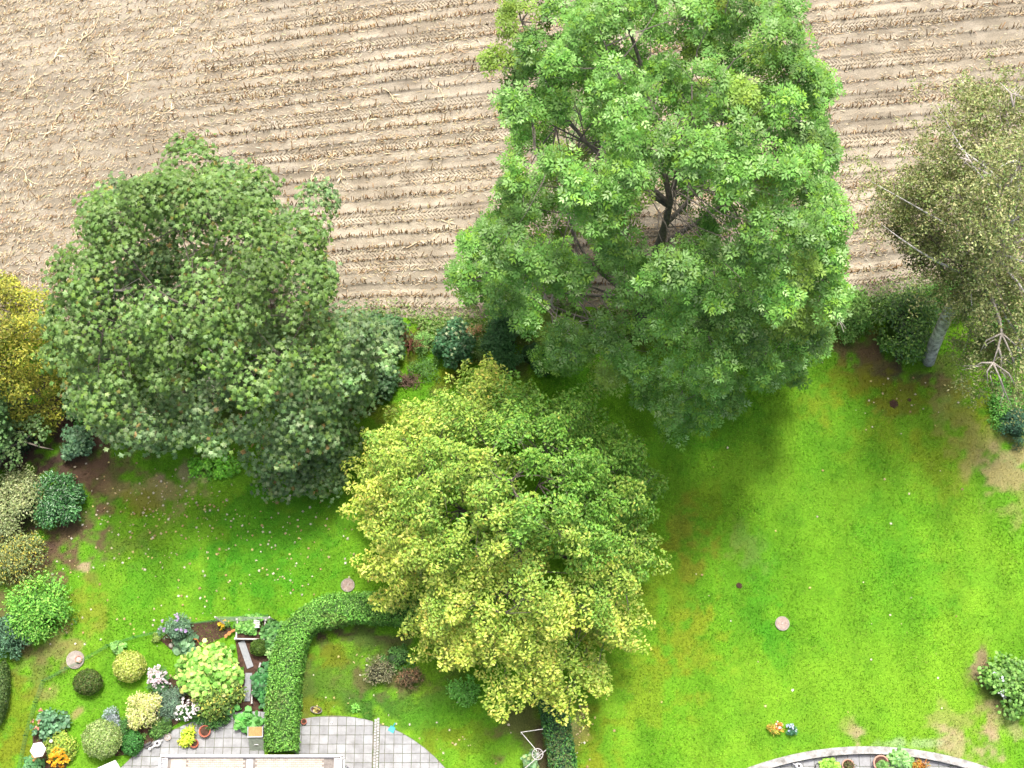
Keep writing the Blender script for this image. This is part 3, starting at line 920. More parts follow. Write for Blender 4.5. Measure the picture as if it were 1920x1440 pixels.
def clump_leaves(clumps, centre_fn, nper, rad, size, tmpl, cols, weights, clump_tint=.16, flat=.75, droop=.0, up_n=.7, bo=.7, bu=.5, tintcols=None):
    parts = []
    for i, c in enumerate(clumps):
        ax = centre_fn(c[2]); out = np.array([c[0] - ax[0], c[1] - ax[1], 0.0]); out = out / (np.linalg.norm(out) + 1e-6)
        rr = rad * random.uniform(.62, 1.4); n = int(nper * (rr / rad) ** 2)
        d = shell_dirs(n, out, 1.0, bo, bu)
        q = rng.uniform(.55, 1.08, n)[:, None] ** .8
        P = c + d * rr * q * np.array([1, 1, flat])
        # ragged edge: let some sprays reach further
        spr = unit(rng.normal(size=(5, 3)) + out * .7)
        which = rng.integers(0, 5, n); k = rng.random(n) < .35
        P[k] += spr[which[k]] * rr * .45 * rng.random((k.sum(), 1))
        Nn = d * .55 + np.array([0, 0, up_n]) + rng.normal(size=(n, 3)) * .33
        col = palette(n, cols, weights) * (1 + random.gauss(0, clump_tint))
        if tintcols is not None:
            tcol, amt = tintcols(c); col = col * (1 - amt) + np.array(tcol) * amt
        D = d * .8 + np.array([0, 0, -droop]) + rng.normal(size=(n, 3)) * .5
        parts.append(leaf_arrays(P, Nn, rng.uniform(.7, 1.2, n) * size, tmpl, np.clip(col, .004, .9), D=D))
    return merge(parts)

# ---- large ash with feathery leaves in whorls
def big_ash():
    base = at(1196, 612)
    X0, Y0 = base.x, base.y
    ax = lambda h: (X0 - .10 - .02 * h, Y0 + .045 * h)
    prof = [(2.6, 5.6), (4.5, 7.9), (7, 8.9), (10, 8.8), (13, 8.5), (16, 8.2), (19, 7.6), (22, 6.3), (24.5, 3.6)]
    cl = clump_centres(345, prof, ax, 1.28, 4, (1.0, .90), inner=.10)
    cl = fit_crown(cl, ASH_LINE, 26, 52, 1)
    # openings to the field beside the stem
    holes = [at(1265, 430, 9), at(1225, 350, 10), at(1190, 410, 9), at(1120, 540, 5), at(1060, 270, 12)]
    keep = []
    for c in cl:
        v = Vector(c); ok = True
        for h in holes:
            dcam = (h - Vector((0, 0, CAM_H))).normalized(); w = v - h
            if (w - dcam * w.dot(dcam)).length < .72: ok = False
        keep.append(ok)
    cl = cl[np.array(keep)]
    trunk = [(X0, Y0, -.1), (X0, Y0, .8), (X0 + .1, Y0 + .05, 4), (X0 + .05, Y0 + .2, 8), (X0 + .2, Y0 + .4, 12), (X0 + .2, Y0 + .6, 16), (X0 + .3, Y0 + .9, 21.5)]
    def lf():
        parts = []
        for c in cl:
            a = ax(c[2]); out = np.array([c[0] - a[0], c[1] - a[1], 0.0]); out /= np.linalg.norm(out) + 1e-6
            rr = random.uniform(.6, 1.2)
            nr = int(25 * rr ** 1.6) + 3
            d = shell_dirs(nr, out, 1.0, .6, .7)
            P = c + d * rr * rng.uniform(.55, 1.1, (nr, 1)) * np.array([1, 1, .9])
            tint = 1 + random.gauss(0, .20)
            yel = random.random() < .10
            for p, dd in zip(P, d):
                k = 6
                ang = np.arange(k) * 2 * np.pi / k + random.random() * 6
                axis_ = unit(dd * .6 + np.array([0, 0, .9]) + rng.normal(size=3) * .25)
                u = unit(np.cross(axis_, rng.normal(size=3))); w = np.cross(axis_, u)
                D = np.cos(ang)[:, None] * u + np.sin(ang)[:, None] * w + axis_ * .25
                Nn = axis_[None] * 1.0 - (np.cos(ang)[:, None] * u + np.sin(ang)[:, None] * w) * .28 + rng.normal(size=(k, 3)) * .16
                col = palette(k, [(.155, .345, .060), (.105, .265, .038), (.20, .41, .085), (.31, .51, .18), (.18, .36, .035)], [3, 3, 2, 1, 2], .12) * tint
                if yel: col = col * .6 + np.array([.30, .36, .04]) * .4
                parts.append(leaf_arrays(np.tile(p, (k, 1)), Nn, rng.uniform(.28, .45, k), T_PINN, np.clip(col, .004, .9), D=D))
        return merge(parts)
    t = make_tree("ash_tree", "tallest tree, bright green feathery ash between field and lawn", base, trunk, [.50, .40, .32, .25, .18, .11, .04], cl, ax, BARK_ASH, BARK_ASH, lf, n_limbs=16, drop=.75)
    off = Vector((X0, Y0, 0))
    # bare pale dead branches showing in the crown
    for (p, q, z0, z1) in (((1130, 170), (1090, 130), 15, 16.5), ((1090, 225), (1040, 190), 13, 14.5), ((985, 500), (925, 480), 9, 10), ((1020, 560), (1030, 510), 7, 8.5), ((1040, 580), (1058, 520), 6.5, 8), ((1035, 640), (1038, 600), 6, 6.5), ((1055, 630), (1090, 600), 6, 7), ((1145, 650), (1130, 605), 5.5, 6.5), ((1280, 520), (1310, 585), 10, 9), ((1385, 610), (1410, 630), 8, 8), ((1290, 800), (1310, 775), 5, 6), ((1560, 590), (1575, 602), 7, 7)):
        a_, b_ = at(p[0], p[1], z0), at(q[0], q[1], z1)
        m = MB(); pts = curve_pts(a_, b_, .15, 6)
        m.tube([v - off for v in pts], [.055, .05, .042, .035, .026, .012], 5)
        for _ in range(4):
            i = random.randint(1, 4); e = pts[i] + (b_ - a_).normalized() * random.uniform(.4, .9) + Vector((random.gauss(0, .35), random.gauss(0, .35), .1))
            m.tube([pts[i] - off, (pts[i] + e) / 2 - off + Vector((.03, .03, .04)), e - off], [.026, .02, .008], 4)
        m.build("dead_branch", BARK_PALE, t)
big_ash()

# ---- sycamore with broad grey-green leaves
def sycamore():
    base = at(470, 700)
    X0, Y0 = base.x, base.y
    ax = lambda h: (X0 - .55 + .0 * h, Y0 - .6 + .10 * h)
    prof = [(1.6, 4.2), (3, 6.3), (5, 7.5), (7.5, 7.6), (10, 6.9), (12, 5.5), (13.8, 3.0)]
    cl = clump_centres(165, prof, ax, 1.48, 9, (1.0, .86), inner=.04)
    cl = fit_crown(cl, SYC_LINE, 36, 66, 2)
    extra = [at(x, y, z) for x, y, z in ((600, 800, 3.5), (560, 850, 2.8), (530, 885, 2.2), (500, 840, 3), (620, 830, 2.5), (640, 740, 4), (580, 770, 4.5), (600, 880, 1.8), (545, 815, 3.8))]
    cl = np.concatenate([cl, np.array([tuple(e) for e in extra])])
    hole = at(400, 690, 6); hole2 = at(490, 775, 4)
    keep = [min((Vector(c) - hole).length, (Vector(c) - hole2).length + .4) > 1.5 for c in cl]
    cl = cl[np.array(keep)]
    trunk = [(X0, Y0, -.1), (X0, Y0, .7), (X0 - .2, Y0 + .1, 3), (X0 - .4, Y0 + .2, 6), (X0 - .5, Y0 + .5, 9), (X0 - .5, Y0 + .7, 12)]
    cols = [(.150, .265, .085), (.095, .195, .055), (.21, .335, .125), (.31, .43, .20), (.17, .29, .05), (.34, .21, .07)]
    def tint(c):
        if c[2] > 9.5: return (.12, .23, .030), .5
        return (.17, .28, .13), .2
    lf = lambda: clump_leaves(cl, ax, 215, 1.10, .27, T_LOBE, cols, [3, 3, 2.5, 1.4, 2, .22], .22, .75, .25, .75, .6, .55, tint)
    t = make_tree("sycamore_tree", "broad dark grey-green sycamore overhanging the lawn beside the field", base, trunk, [.42, .36, .30, .24, .16, .06], cl, ax, BARK, BARK, lf, 13, .6)
    off = Vector((X0, Y0, 0))
    for (p, q, z0, z1) in (((395, 690), (388, 650), 6, 7.5), ((405, 690), (440, 660), 6, 7), ((398, 700), (392, 740), 6, 5.5), ((398, 480), (408, 445), 10.5, 11.5), ((400, 530), (398, 490), 9.5, 10.5), ((250, 540), (215, 565), 9, 8.5), ((235, 545), (180, 548), 9, 9)):
        m = MB(); pts = curve_pts(at(*p, z0), at(*q, z1), .1, 6)
        m.tube([v - off for v in pts], [.06, .055, .045, .036, .026, .012], 5)
        for _ in range(3):
            i = random.randint(1, 4); e = pts[i] + Vector((random.gauss(0, .5), random.gauss(0, .5), .25))
            m.tube([pts[i] - off, e - off], [.025, .008], 4)
        m.build("dead_branch", BARK_PALE, t)
sycamore()

# ---- yellow-green hornbeam-like tree, foliage in upright tufts
def yellow_tree():
    base = at(955, 1020)
    X0, Y0 = base.x + .35, base.y + .1
    ax = lambda h: (X0 - .03 * h, Y0 + .03 * h)
    prof = [(1.4, 5.4), (2.6, 6.9), (4.5, 7.2), (6.5, 6.4), (8.5, 5.1), (10.5, 3.6), (12.0, 2.0), (13.2, .6)]
    cl = clump_centres(185, prof, ax, 1.22, 5, (.97, 1.08), inner=.04)
    cl = fit_crown(cl, YEL_LINE, 34, 62, 3)
    trunk = [(X0, Y0, -.1), (X0, Y0, .5), (X0, Y0, 3), (X0, Y0, 6), (X0 - .2, Y0 + .2, 9), (X0 - .3, Y0 + .3, 12)]
    def lf():
        parts = []
        for c in cl:
            a_ = ax(c[2]); o3 = np.array([c[0] - a_[0], c[1] - a_[1], 0.0]); hd = np.linalg.norm(o3); out = o3 / (hd + 1e-6)
            axis_ = unit(out * min(1.1, hd * .22) + np.array([0, 0, .75]) + rng.normal(size=3) * .12)
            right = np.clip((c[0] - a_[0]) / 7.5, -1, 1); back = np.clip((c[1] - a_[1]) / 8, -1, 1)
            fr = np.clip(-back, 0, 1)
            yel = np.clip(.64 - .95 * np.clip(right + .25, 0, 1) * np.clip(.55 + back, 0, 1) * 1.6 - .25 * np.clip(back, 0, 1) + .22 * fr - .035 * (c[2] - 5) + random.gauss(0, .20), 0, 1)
            rr = random.uniform(.85, 1.25) * (1.0 if c[2] < 10 else .75)
            for _ in range(5):
                tip_off = unit(rng.normal(size=3)) * rr * .68
                tip_off[2] *= .5
                b0 = c + tip_off; n = int(135 * rr)
                s = rng.random(n) ** 1.2
                u = unit(np.cross(axis_, rng.normal(size=3))); w = np.cross(axis_, u)
                phi = rng.uniform(0, 2 * np.pi, n)
                rad = (.56 * (1 - s) ** .75 + .05) * rr * np.sqrt(rng.uniform(.45, 1, n))
                rdir = np.cos(phi)[:, None] * u + np.sin(phi)[:, None] * w
                P = b0 + axis_ * ((s * 1.6 - .5) * rr)[:, None] + rdir * rad[:, None]
                Nn = rdir * .55 + axis_ * .5 + np.array([0, 0, .7]) + rng.normal(size=(n, 3)) * .3
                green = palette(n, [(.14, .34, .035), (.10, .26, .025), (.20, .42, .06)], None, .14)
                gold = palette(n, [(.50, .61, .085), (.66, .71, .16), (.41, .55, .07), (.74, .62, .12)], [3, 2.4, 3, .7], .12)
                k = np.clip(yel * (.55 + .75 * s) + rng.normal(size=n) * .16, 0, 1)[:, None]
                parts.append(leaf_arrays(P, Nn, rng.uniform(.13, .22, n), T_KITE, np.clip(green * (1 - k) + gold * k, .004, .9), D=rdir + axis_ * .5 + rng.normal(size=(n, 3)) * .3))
        return merge(parts)
    make_tree("yellow_leaved_tree", "round yellow-green tree in the middle, over the end of the hedge", base, trunk, [.36, .30, .25, .19, .11, .03], cl, ax, BARK_DARK, BARK, lf, 12, .8)
yellow_tree()

# ---- silver birch at the right: airy olive leaves, white stem, hanging twigs
def birch():
    base = at(1741, 676)
    stem = [at(1741, 677, 0), at(1748, 655, 1.3), at(1762, 622, 3.2), at(1783, 575, 5.8), at(1822, 520, 8.6), at(1862, 475, 11.2), at(1888, 430, 13.2), at(1905, 370, 15.2), at(1912, 310, 17)]
    stem[0].z = -.1
    off = Vector((base.x, base.y, 0))
    t = thing("birch_tree", "silver birch with white stem and thin olive foliage beside the dark round bush", "tree", (base.x, base.y, 0))
    m = MB(); m.tube([p - off for p in stem], [.36, .34, .33, .31, .29, .25, .19, .12, .04], 10)
    m.build("trunk", BARK_BIRCH, t, smooth=True)
    cl = []; r_ = np.random.default_rng(3)
    # foliage masses: pixel centre, pixel radii, height, count
    for (cx, cy, rx_, ry_, z, n, sz) in ((1850, 260, 110, 110, 14, 26, 1.15), (1780, 360, 95, 80, 12, 22, 1.1), (1720, 330, 100, 80, 10.5, 15, 1.0), (1880, 400, 80, 90, 13, 17, 1.1), (1690, 395, 55, 40, 9, 6, .85), (1800, 470, 80, 60, 9.5, 14, 1.0), (1870, 560, 85, 70, 8.5, 24, 1.05), (1838, 560, 55, 45, 9, 16, .95), (1880, 690, 60, 60, 6.5, 20, .95), (1832, 650, 38, 38, 6, 9, .85), (1840, 470, 50, 40, 12, 7, .9), (1895, 400, 45, 70, 17.6, 13, 1.0), (1905, 320, 45, 50, 18.3, 8, 1.0), (1845, 490, 35, 30, 12.5, 6, .9), (1960, 450, 70, 260, 11, 26, 1.2), (1870, 180, 60, 40, 15, 8, .9), (1960, 250, 60, 110, 15, 10, 1.1)):
        for _ in range(n):
            while True:
                u, v = r_.uniform(-1, 1, 2)
                if u * u + v * v < 1: break
            p = at(cx + u * rx_, cy + v * ry_, z + r_.uniform(-1.2, 1.2)); cl.append((p, sz))
    parts = []
    tw = MB()
    for (p, sz) in cl:
        # hanging strands
        for _ in range(7):
            d = unit(rng.normal(size=3) * np.array([1, 1, .25])); L_ = random.uniform(.6, 1.5) * sz
            o = np.array(p) + rng.normal(size=3) * .45 * sz; n = int(33 * L_)
            s = rng.random(n)
            P = o + d * (s * L_)[:, None] + np.array([0, 0, -1.0]) * ((s ** 2) * L_ * .55)[:, None] + rng.normal(size=(n, 3)) * .12
            Nn = rng.normal(size=(n, 3)) * .7 + np.array([0, 0, .7])
            col = palette(n, [(.31, .36, .13), (.25, .30, .10), (.42, .45, .21), (.48, .46, .23), (.21, .33, .09)], [3, 3, 2, 1, 1.5], .16)
            parts.append(leaf_arrays(P, Nn, rng.uniform(.11, .19, n), T_KITE, col))
            if _ < 2:
                tw.tube([Vector(o) - off, Vector(o + d * L_ * .5 - np.array([0, 0, .1])) - off, Vector(o + d * L_ - np.array([0, 0, .5 * L_])) - off], [.012, .009, .004], 3, cap=False)
    # branch framework
    SP = [p for p in stem[4:]]
    for i, (p, sz) in enumerate(cl):
        q = min(SP, key=lambda s_: (s_ - p).length + max(0, s_.z - p.z) * 1.0)
        pts = curve_pts(q, p, .35, 6)
        if i % 12 == 0:
            b = MB(); b.tube([v - off for v in pts], [.085, .075, .06, .045, .03, .012], 6); b.build("branch", BARK_BIRCH, t, smooth=True)
        elif i % 2 == 0:
            tw.tube([v - off for v in pts], [.035, .03, .025, .02, .014, .006], 4, cap=False)
    tag(tw.build("twigs", BARK, t), kind='stuff')
    # white forked boughs hanging toward the lawn and in the upper crown
    def bough(path, r0, forks):
        pts = [at(*p) for p in path]
        b = MB(); k = len(pts); b.tube([v - off for v in pts], [r0 * (1 - .7 * i / (k - 1)) for i in range(k)], 6)
        for (i, e) in forks:
            e = at(*e); mid = (pts[i] + e) / 2 + Vector((random.gauss(0, .12), random.gauss(0, .12), .15))
            b.tube([pts[i] - off, mid - off, e - off], [r0 * .5, r0 * .38, .012], 5)
            for _ in range(3):
                s_ = pts[i].lerp(e, random.uniform(.3, .8)); f = s_ + (e - pts[i]) * random.uniform(.2, .4) + Vector((random.gauss(0, .3), random.gauss(0, .3), .05))
                b.tube([s_ - off, f - off], [.022, .008], 4)
        b.build("branch", BARK_PALE, t, smooth=True)
    bough([(1835, 520, 9.4), (1860, 560, 9.3), (1875, 600, 9.2), (1878, 625, 9.1), (1872, 650, 9.0), (1862, 680, 8.8)], .10, [(3, (1838, 660, 8.7)), (3, (1920, 660, 9)), (3, (1905, 690, 8.6)), (4, (1878, 700, 8.5)), (5, (1905, 725, 8.4)), (5, (1822, 690, 8.2)), (5, (1852, 720, 8.2)), (4, (1880, 680, 8.6)), (5, (1890, 750, 8))])
    bough([(1868, 470, 12), (1900, 455, 12.6), (1925, 448, 13)], .14, [(1, (1935, 430, 13)), (1, (1890, 440, 13))])
    bough([(1875, 340, 15.5), (1840, 320, 15.5), (1815, 300, 15.6), (1800, 295, 15.6)], .09, [(2, (1805, 310, 15.5)), (0, (1905, 325, 16)), (0, (1868, 365, 15.4)), (1, (1850, 300, 16))])
    bough([(1900, 200, 17.0), (1895, 175, 17.2), (1875, 155, 17.2)], .06, [(1, (1920, 185, 17)), (0, (1890, 165, 17))])
    bough([(1815, 440, 12.2), (1822, 432, 12.4), (1826, 428, 12.4)], .06, [(0, (1802, 430, 12)), (1, (1815, 448, 12))])
    V, F, C = merge(parts)
    mesh_np("crown", V - np.array(off), F, LEAF, t, C)
birch()

def thin_dark_tree():
    stem = [at(1776, 536, 0), at(1768, 512, 1.6), at(1760, 480, 3.2), at(1752, 450, 4.8), at(1738, 425, 6.2)]
    base = stem[0].copy(); off = Vector((base.x, base.y, 0)); stem[0].z = -.1
    t = thing("young_tree", "slender dark-stemmed young tree leaning over the field edge behind the birch", "tree", tuple(off))
    m = MB(); m.tube([p - off for p in stem], [.17, .15, .13, .10, .05], 8); m.build("trunk", BARK_DARK, t, smooth=True)
    cl = []
    tw = MB()
    for (cx, cy, rx_, ry_, z, n) in ((1742, 425, 50, 40, 6.5, 12), (1750, 470, 40, 30, 5.5, 7), (1690, 420, 40, 25, 6.5, 4)):
        for _ in range(n):
            p = at(random.gauss(cx, rx_ * .55), random.gauss(cy, ry_ * .55), z + random.uniform(-.8, .8)); cl.append(np.array(p))
            tw.tube([v - off for v in curve_pts(stem[random.randint(2, 4)], p, .2, 4)], [.03, .022, .015, .006], 4, cap=False)
    tag(tw.build("twigs", BARK_DARK, t), kind='stuff')
    V, F, C = clump_leaves(cl, lambda h: (stem[3].x, stem[3].y), 330, .95, .13, T_KITE, [(.10, .13, .035), (.15, .17, .05), (.075, .105, .03)], None, .15, .7, .6, .5, .3, .3)
    mesh_np("crown", V - np.array(off), F, LEAF, t, C)
thin_dark_tree()

# ---- trees at the left edge
def edge_tree(name, label, px, py, h, prof, n, rmin, cols, size, tmpl, nper, rad, seed, squash=(1, 1), tint=.15, bark=BARK_DARK):
    base = at(px, py); X0, Y0 = base.x, base.y
    ax = lambda hh: (X0, Y0)
    cl = clump_centres(n, prof, ax, rmin, seed, squash, inner=.1)
    trunk = [(X0, Y0, -.1), (X0, Y0, .5), (X0 + .1, Y0, h * .35), (X0, Y0 + .1, h * .7), (X0, Y0, h * .92)]
    lf = lambda: clump_leaves(cl, ax, nper, rad, size, tmpl, cols, None, tint, .8, .15, .7, .6, .5)
    return make_tree(name, label, base, trunk, [.22, .19, .15, .10, .03], cl, ax, bark, bark, lf, 6, .6)
edge_tree("golden_conifer", "golden yellow conifer left of the dark sycamore", 30, 706, 9, [(1.0, 3.6), (3, 3.8), (5, 3.2), (7, 2.4), (9, .8)], 100, .75, [(.34, .36, .04), (.26, .29, .03), (.43, .43, .06), (.17, .22, .025)], .17, T_KITE, 300, .75, 21, (.95, 1.0), .13)
edge_tree("maple_sapling", "pale green broadleaf tree at the left edge below the golden conifer", -38, 815, 7, [(1.8, 2.2), (3.5, 2.6), (5.5, 2.0), (7, .7)], 42, .8, [(.12, .24, .07), (.09, .19, .055), (.16, .29, .10)], .20, T_LOBE, 130, .8, 23, (1, 1.0), .12)

# leaning bare branch with few leaves over the dark soil
def leaning_branch():
    g = at(-10, 905)
    t = thing("leaning_sapling", "thin sapling leaning out over the dark soil below the golden conifer", "sapling", (g.x, g.y, 0))
    off = Vector((g.x, g.y, 0))
    pts = [Vector((g.x, g.y, -.05)), at(10, 840, 1.7), at(45, 828, 2.4), at(75, 838, 2.6), at(100, 843, 2.5)]
    m = MB(); m.tube([p - off for p in pts], [.07, .06, .05, .04, .015], 6); m.build("trunk", BARK, t, smooth=True)
    cl = [np.array(at(x, y, 2.7)) for x, y in ((20, 800), (50, 800), (62, 815), (30, 830), (5, 815), (15, 860), (68, 790))]
    b = MB()
    for c in cl: b.tube([v - off for v in curve_pts(pts[2], Vector(c), .1, 4)], [.02, .015, .01, .005], 4)
    b.build("twigs", BARK, t)
    V, F, C = clump_leaves(cl, lambda h: (g.x, g.y), 45, .5, .2, T_LOBE, [(.14, .25, .075), (.11, .20, .06)], None, .1)
    mesh_np("crown", V - np.array(off), F, LEAF, t, C)
leaning_branch()

# ------------------------------------------------------------------ shrubs
def shrub(name, label, px, py, rx, ry, h, cols, size=.12, tmpl=T_KITE, dens=1.0, mat=LEAF, lobes=9, tight=False, cat="shrub", weights=None, flowers=None, group=None, up_n=.6, stem=True, core=True, jag=.35, rot=0.0, tint=.12):
    """px,py: where the middle of the shrub shows in the photograph, rx,ry its half size in photo pixels"""
    cols = [tuple(np.minimum(.9, np.array(c_) * (1.08 if tight else 1.32))) for c_ in cols]
    g = at(px, py, h * .45)
    t = thing(name, label, cat, (g.x, g.y, 0), 0, group)
    Rx, Ry = rx / 38.0, ry / 38.0
    parts = []
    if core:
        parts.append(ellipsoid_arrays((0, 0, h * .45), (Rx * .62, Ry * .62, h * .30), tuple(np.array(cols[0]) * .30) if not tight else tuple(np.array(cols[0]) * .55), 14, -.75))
    area_ = 2 * math.pi * Rx * Ry + math.pi * (Rx + Ry) * h * .6
    n = int(area_ / (size * size * .33) * 1.5 * dens)
    if tight:
        d = unit(rng.normal(size=(n, 3)) + np.array([0, 0, .45]))
        bumpy = 1 + .035 * np.sin(d[:, 0] * 9 + px) * np.sin(d[:, 1] * 8)
        P = np.stack([d[:, 0] * Rx, d[:, 1] * Ry, h * .47 + d[:, 2] * h * .53], 1) * (rng.uniform(.90, 1.02, n) * bumpy)[:, None]
        Nn = d * .9 + rng.normal(size=(n, 3)) * .45
        parts.append(leaf_arrays(P, Nn, rng.uniform(.7, 1.2, n) * size, tmpl, palette(n, cols, weights, .16)))
    else:
        m = max(5, lobes * 3)
        dl = unit(rng.normal(size=(m, 3)) + np.array([0, 0, .75])); nt_ = max(2, m // 5)
        dl[:nt_] = unit(rng.normal(size=(nt_, 3)) * .35 + np.array([0, 0, 1.0]))
        cc = np.stack([dl[:, 0] * Rx, dl[:, 1] * Ry, h * .5 + dl[:, 2] * h * .45], 1) * (.55 + .3 * rng.random((m, 1)) ** .7)
        rad = .42 * min(Rx, Ry) * rng.uniform(.7, 1.25, m)
        per = max(6, n // m)
        for i in range(m):
            d = unit(rng.normal(size=(per, 3)) + dl[i] * .8 + np.array([0, 0, .3]))
            P = cc[i] + d * rad[i] * rng.uniform(.45, 1.0 + jag * .4, (per, 1)) * np.array([1, 1, .9])
            P[:, 2] = np.maximum(P[:, 2], .04)
            Nn = d * .6 + np.array([0, 0, up_n]) + rng.normal(size=(per, 3)) * .4
            col = palette(per, cols, weights, .15) * (1 + random.gauss(0, tint))
            parts.append(leaf_arrays(P, Nn, rng.uniform(.7, 1.25, per) * size, tmpl, np.clip(col, .004, .9), D=d + rng.normal(size=(per, 3)) * .6))
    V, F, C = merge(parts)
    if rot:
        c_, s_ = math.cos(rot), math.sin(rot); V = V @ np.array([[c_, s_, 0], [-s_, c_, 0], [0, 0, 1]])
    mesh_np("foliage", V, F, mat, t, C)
    if stem:
        b = MB()
        for k in range(3):
            a_ = k * 2.1 + px; b.tube([(.06 * math.cos(a_), .06 * math.sin(a_), -.03), (Rx * .2 * math.cos(a_), Ry * .2 * math.sin(a_), h * .35), (Rx * .4 * math.cos(a_), Ry * .4 * math.sin(a_), h * .62)], [.035, .028, .012], 5)
        b.build("stem", BARK_DARK, t)
    if flowers:
        fc_, fn, fs, spread = flowers
        d = unit(rng.normal(size=(fn, 3)) + np.array([0, 0, 1.2]))
        P = np.stack([d[:, 0] * Rx, d[:, 1] * Ry, h * .47 + d[:, 2] * h * .55], 1) * rng.uniform(.9, 1.08, (fn, 1))
        P[:, :2] = P[:, :2] * spread[2] + np.array(spread[:2]) / 38.0
        k = 5; PP = np.repeat(P, k, 0) + rng.normal(size=(fn * k, 3)) * fs * .35
        V, F, C = leaf_arrays(PP, np.array([0, 0, 1.0]) + rng.normal(size=PP.shape) * .4, rng.uniform(.7, 1.2, len(PP)) * fs, T_ROUND, palette(len(PP), fc_, None, .08))
        tag(mesh_np("flowers", V, F, PETAL, t, C), kind='stuff')
    return t

DKG = [(.045, .13, .025), (.065, .165, .035), (.03, .095, .02)]
BLG = [(.065, .15, .075), (.09, .19, .10), (.045, .11, .055)]
BRG = [(.11, .31, .035), (.15, .38, .05), (.07, .20, .025), (.23, .45, .07)]
# clipped balls in the lower left garden
shrub("topiary_ball", "yellow-green clipped ball bush alone on the small lawn", 243, 1250, 30, 29, 1.35, [(.44, .53, .10), (.54, .63, .14), (.33, .42, .07), (.66, .70, .26)], .10, T_KITE, 1.3, tight=True, cat="bush", group="clipped ball bushes")
shrub("topiary_ball", "darkest clipped ball bush, green and brown, on the small lawn", 165, 1279, 27, 24, 1.05, [(.075, .14, .025), (.10, .18, .035), (.13, .15, .045)], .09, T_KITE, 1.3, tight=True, cat="bush", group="clipped ball bushes")
shrub("topiary_ball", "largest clipped ball bush, grey-green, beside the terrace", 192, 1386, 36, 35, 1.6, [(.29, .43, .11), (.37, .52, .16), (.22, .34, .10), (.50, .60, .28)], .10, T_KITE, 1.3, tight=True, cat="bush", group="clipped ball bushes")
shrub("topiary_ball", "small dark green ball bush beside the grey plank", 486, 1214, 17, 16, .8, [(.08, .16, .02), (.11, .20, .03), (.06, .12, .018)], .08, T_KITE, 1.4, tight=True, cat="bush", group="clipped ball bushes")
shrub("variegated_shrub", "pale yellow speckled round bush between flowers and terrace", 273, 1331, 31, 36, 1.4, [(.46, .50, .16), (.58, .58, .25), (.32, .40, .10), (.66, .64, .34)], .12, T_KITE, 1.2, lobes=10, cat="bush")
shrub("box_shrub", "bright green low round bush at the curved terrace edge", 248, 1393, 20, 23, .8, [(.06, .22, .045), (.085, .28, .06), (.045, .16, .035)], .11, T_KITE, 1.2, tight=True, cat="bush")
shrub("lavender_shrub", "blue-grey leafy plant above the largest ball bush", 212, 1350, 22, 20, .9, [(.25, .31, .33), (.33, .39, .43), (.16, .23, .19)], .13, T_LONG, 1.1, lobes=8, cat="plant")
shrub("dark_shrub", "dark green shrub behind the blue-grey leafy plant", 234, 1362, 16, 20, .8, DKG, .12, T_KITE, 1.1, lobes=6)
shrub("dark_shrub", "grey-green shrub between two pale flowering plants", 318, 1318, 28, 30, 1.0, [(.12, .20, .13), (.17, .26, .18), (.08, .15, .09)], .11, T_LONG, 1.1, lobes=8)
shrub("phlox_plant", "pale pink flowering plant above the speckled bush", 300, 1277, 20, 22, 1.1, [(.07, .16, .06), (.09, .2, .08)], .12, T_LONG, 1.0, lobes=6, cat="plant", flowers=([(.72, .62, .68), (.8, .75, .78), (.62, .5, .58)], 46, .11, (-2, 6, 1.0)))
shrub("phlox_plant", "white flowering plant under the large leafy bush", 352, 1335, 27, 19, .9, DKG, .11, T_LONG, 1.0, lobes=6, cat="plant", flowers=([(.78, .72, .76), (.85, .82, .84)], 36, .10, (0, 4, 1.0)))
shrub("ground_cover", "low mixed green plants along the curved terrace edge", 300, 1366, 40, 15, .4, [(.07, .17, .03), (.10, .21, .04), (.05, .12, .025)], .10, T_KITE, 1.0, lobes=8, stem=False, rot=.45, cat="plant")
shrub("hydrangea_shrub", "large light green bush of broad leaves beside the soil path", 392, 1262, 55, 48, 1.7, [(.20, .44, .07), (.27, .52, .10), (.14, .33, .05), (.36, .56, .14), (.44, .50, .15)], .26, T_ROUND, 1.15, lobes=13, cat="bush")
shrub("hydrangea_shrub", "yellow-green variegated bush leaning on the broad-leaved bush", 408, 1305, 42, 40, 1.5, [(.10, .19, .03), (.15, .24, .04), (.07, .13, .025), (.36, .38, .07)], .15, T_KITE, 1.15, lobes=11, cat="bush", weights=[3, 3, 3, 1.4])
shrub("buddleia_shrub", "grey-green spiky bush with purple flowers at the wire fence", 335, 1185, 32, 26, 1.2, [(.11, .21, .12), (.15, .27, .16), (.07, .15, .08)], .16, T_LONG, 1.0, lobes=9, cat="bush", flowers=([(.38, .28, .50), (.45, .36, .55)], 8, .12, (-6, 8, 1.0)))
shrub("rhubarb_plant", "broad grey-green leaves in the bed beside the bright large bush", 348, 1208, 19, 14, .5, [(.13, .25, .13), (.18, .31, .17), (.09, .18, .09)], .32, T_ROUND, 1.2, lobes=4, stem=False, cat="plant")
shrub("bean_plant", "light green plant against the inside of the wire fence", 220, 1214, 12, 9, .5, [(.16, .34, .08), (.22, .42, .11)], .22, T_ROUND, 1.2, lobes=4, stem=False, cat="plant")
shrub("lily_plant", "small yellow-green tuft at the fence left of the spiky bush", 292, 1198, 11, 9, .4, [(.20, .30, .06), (.26, .36, .08)], .12, T_LONG, 1.2, lobes=4, stem=False, cat="plant")
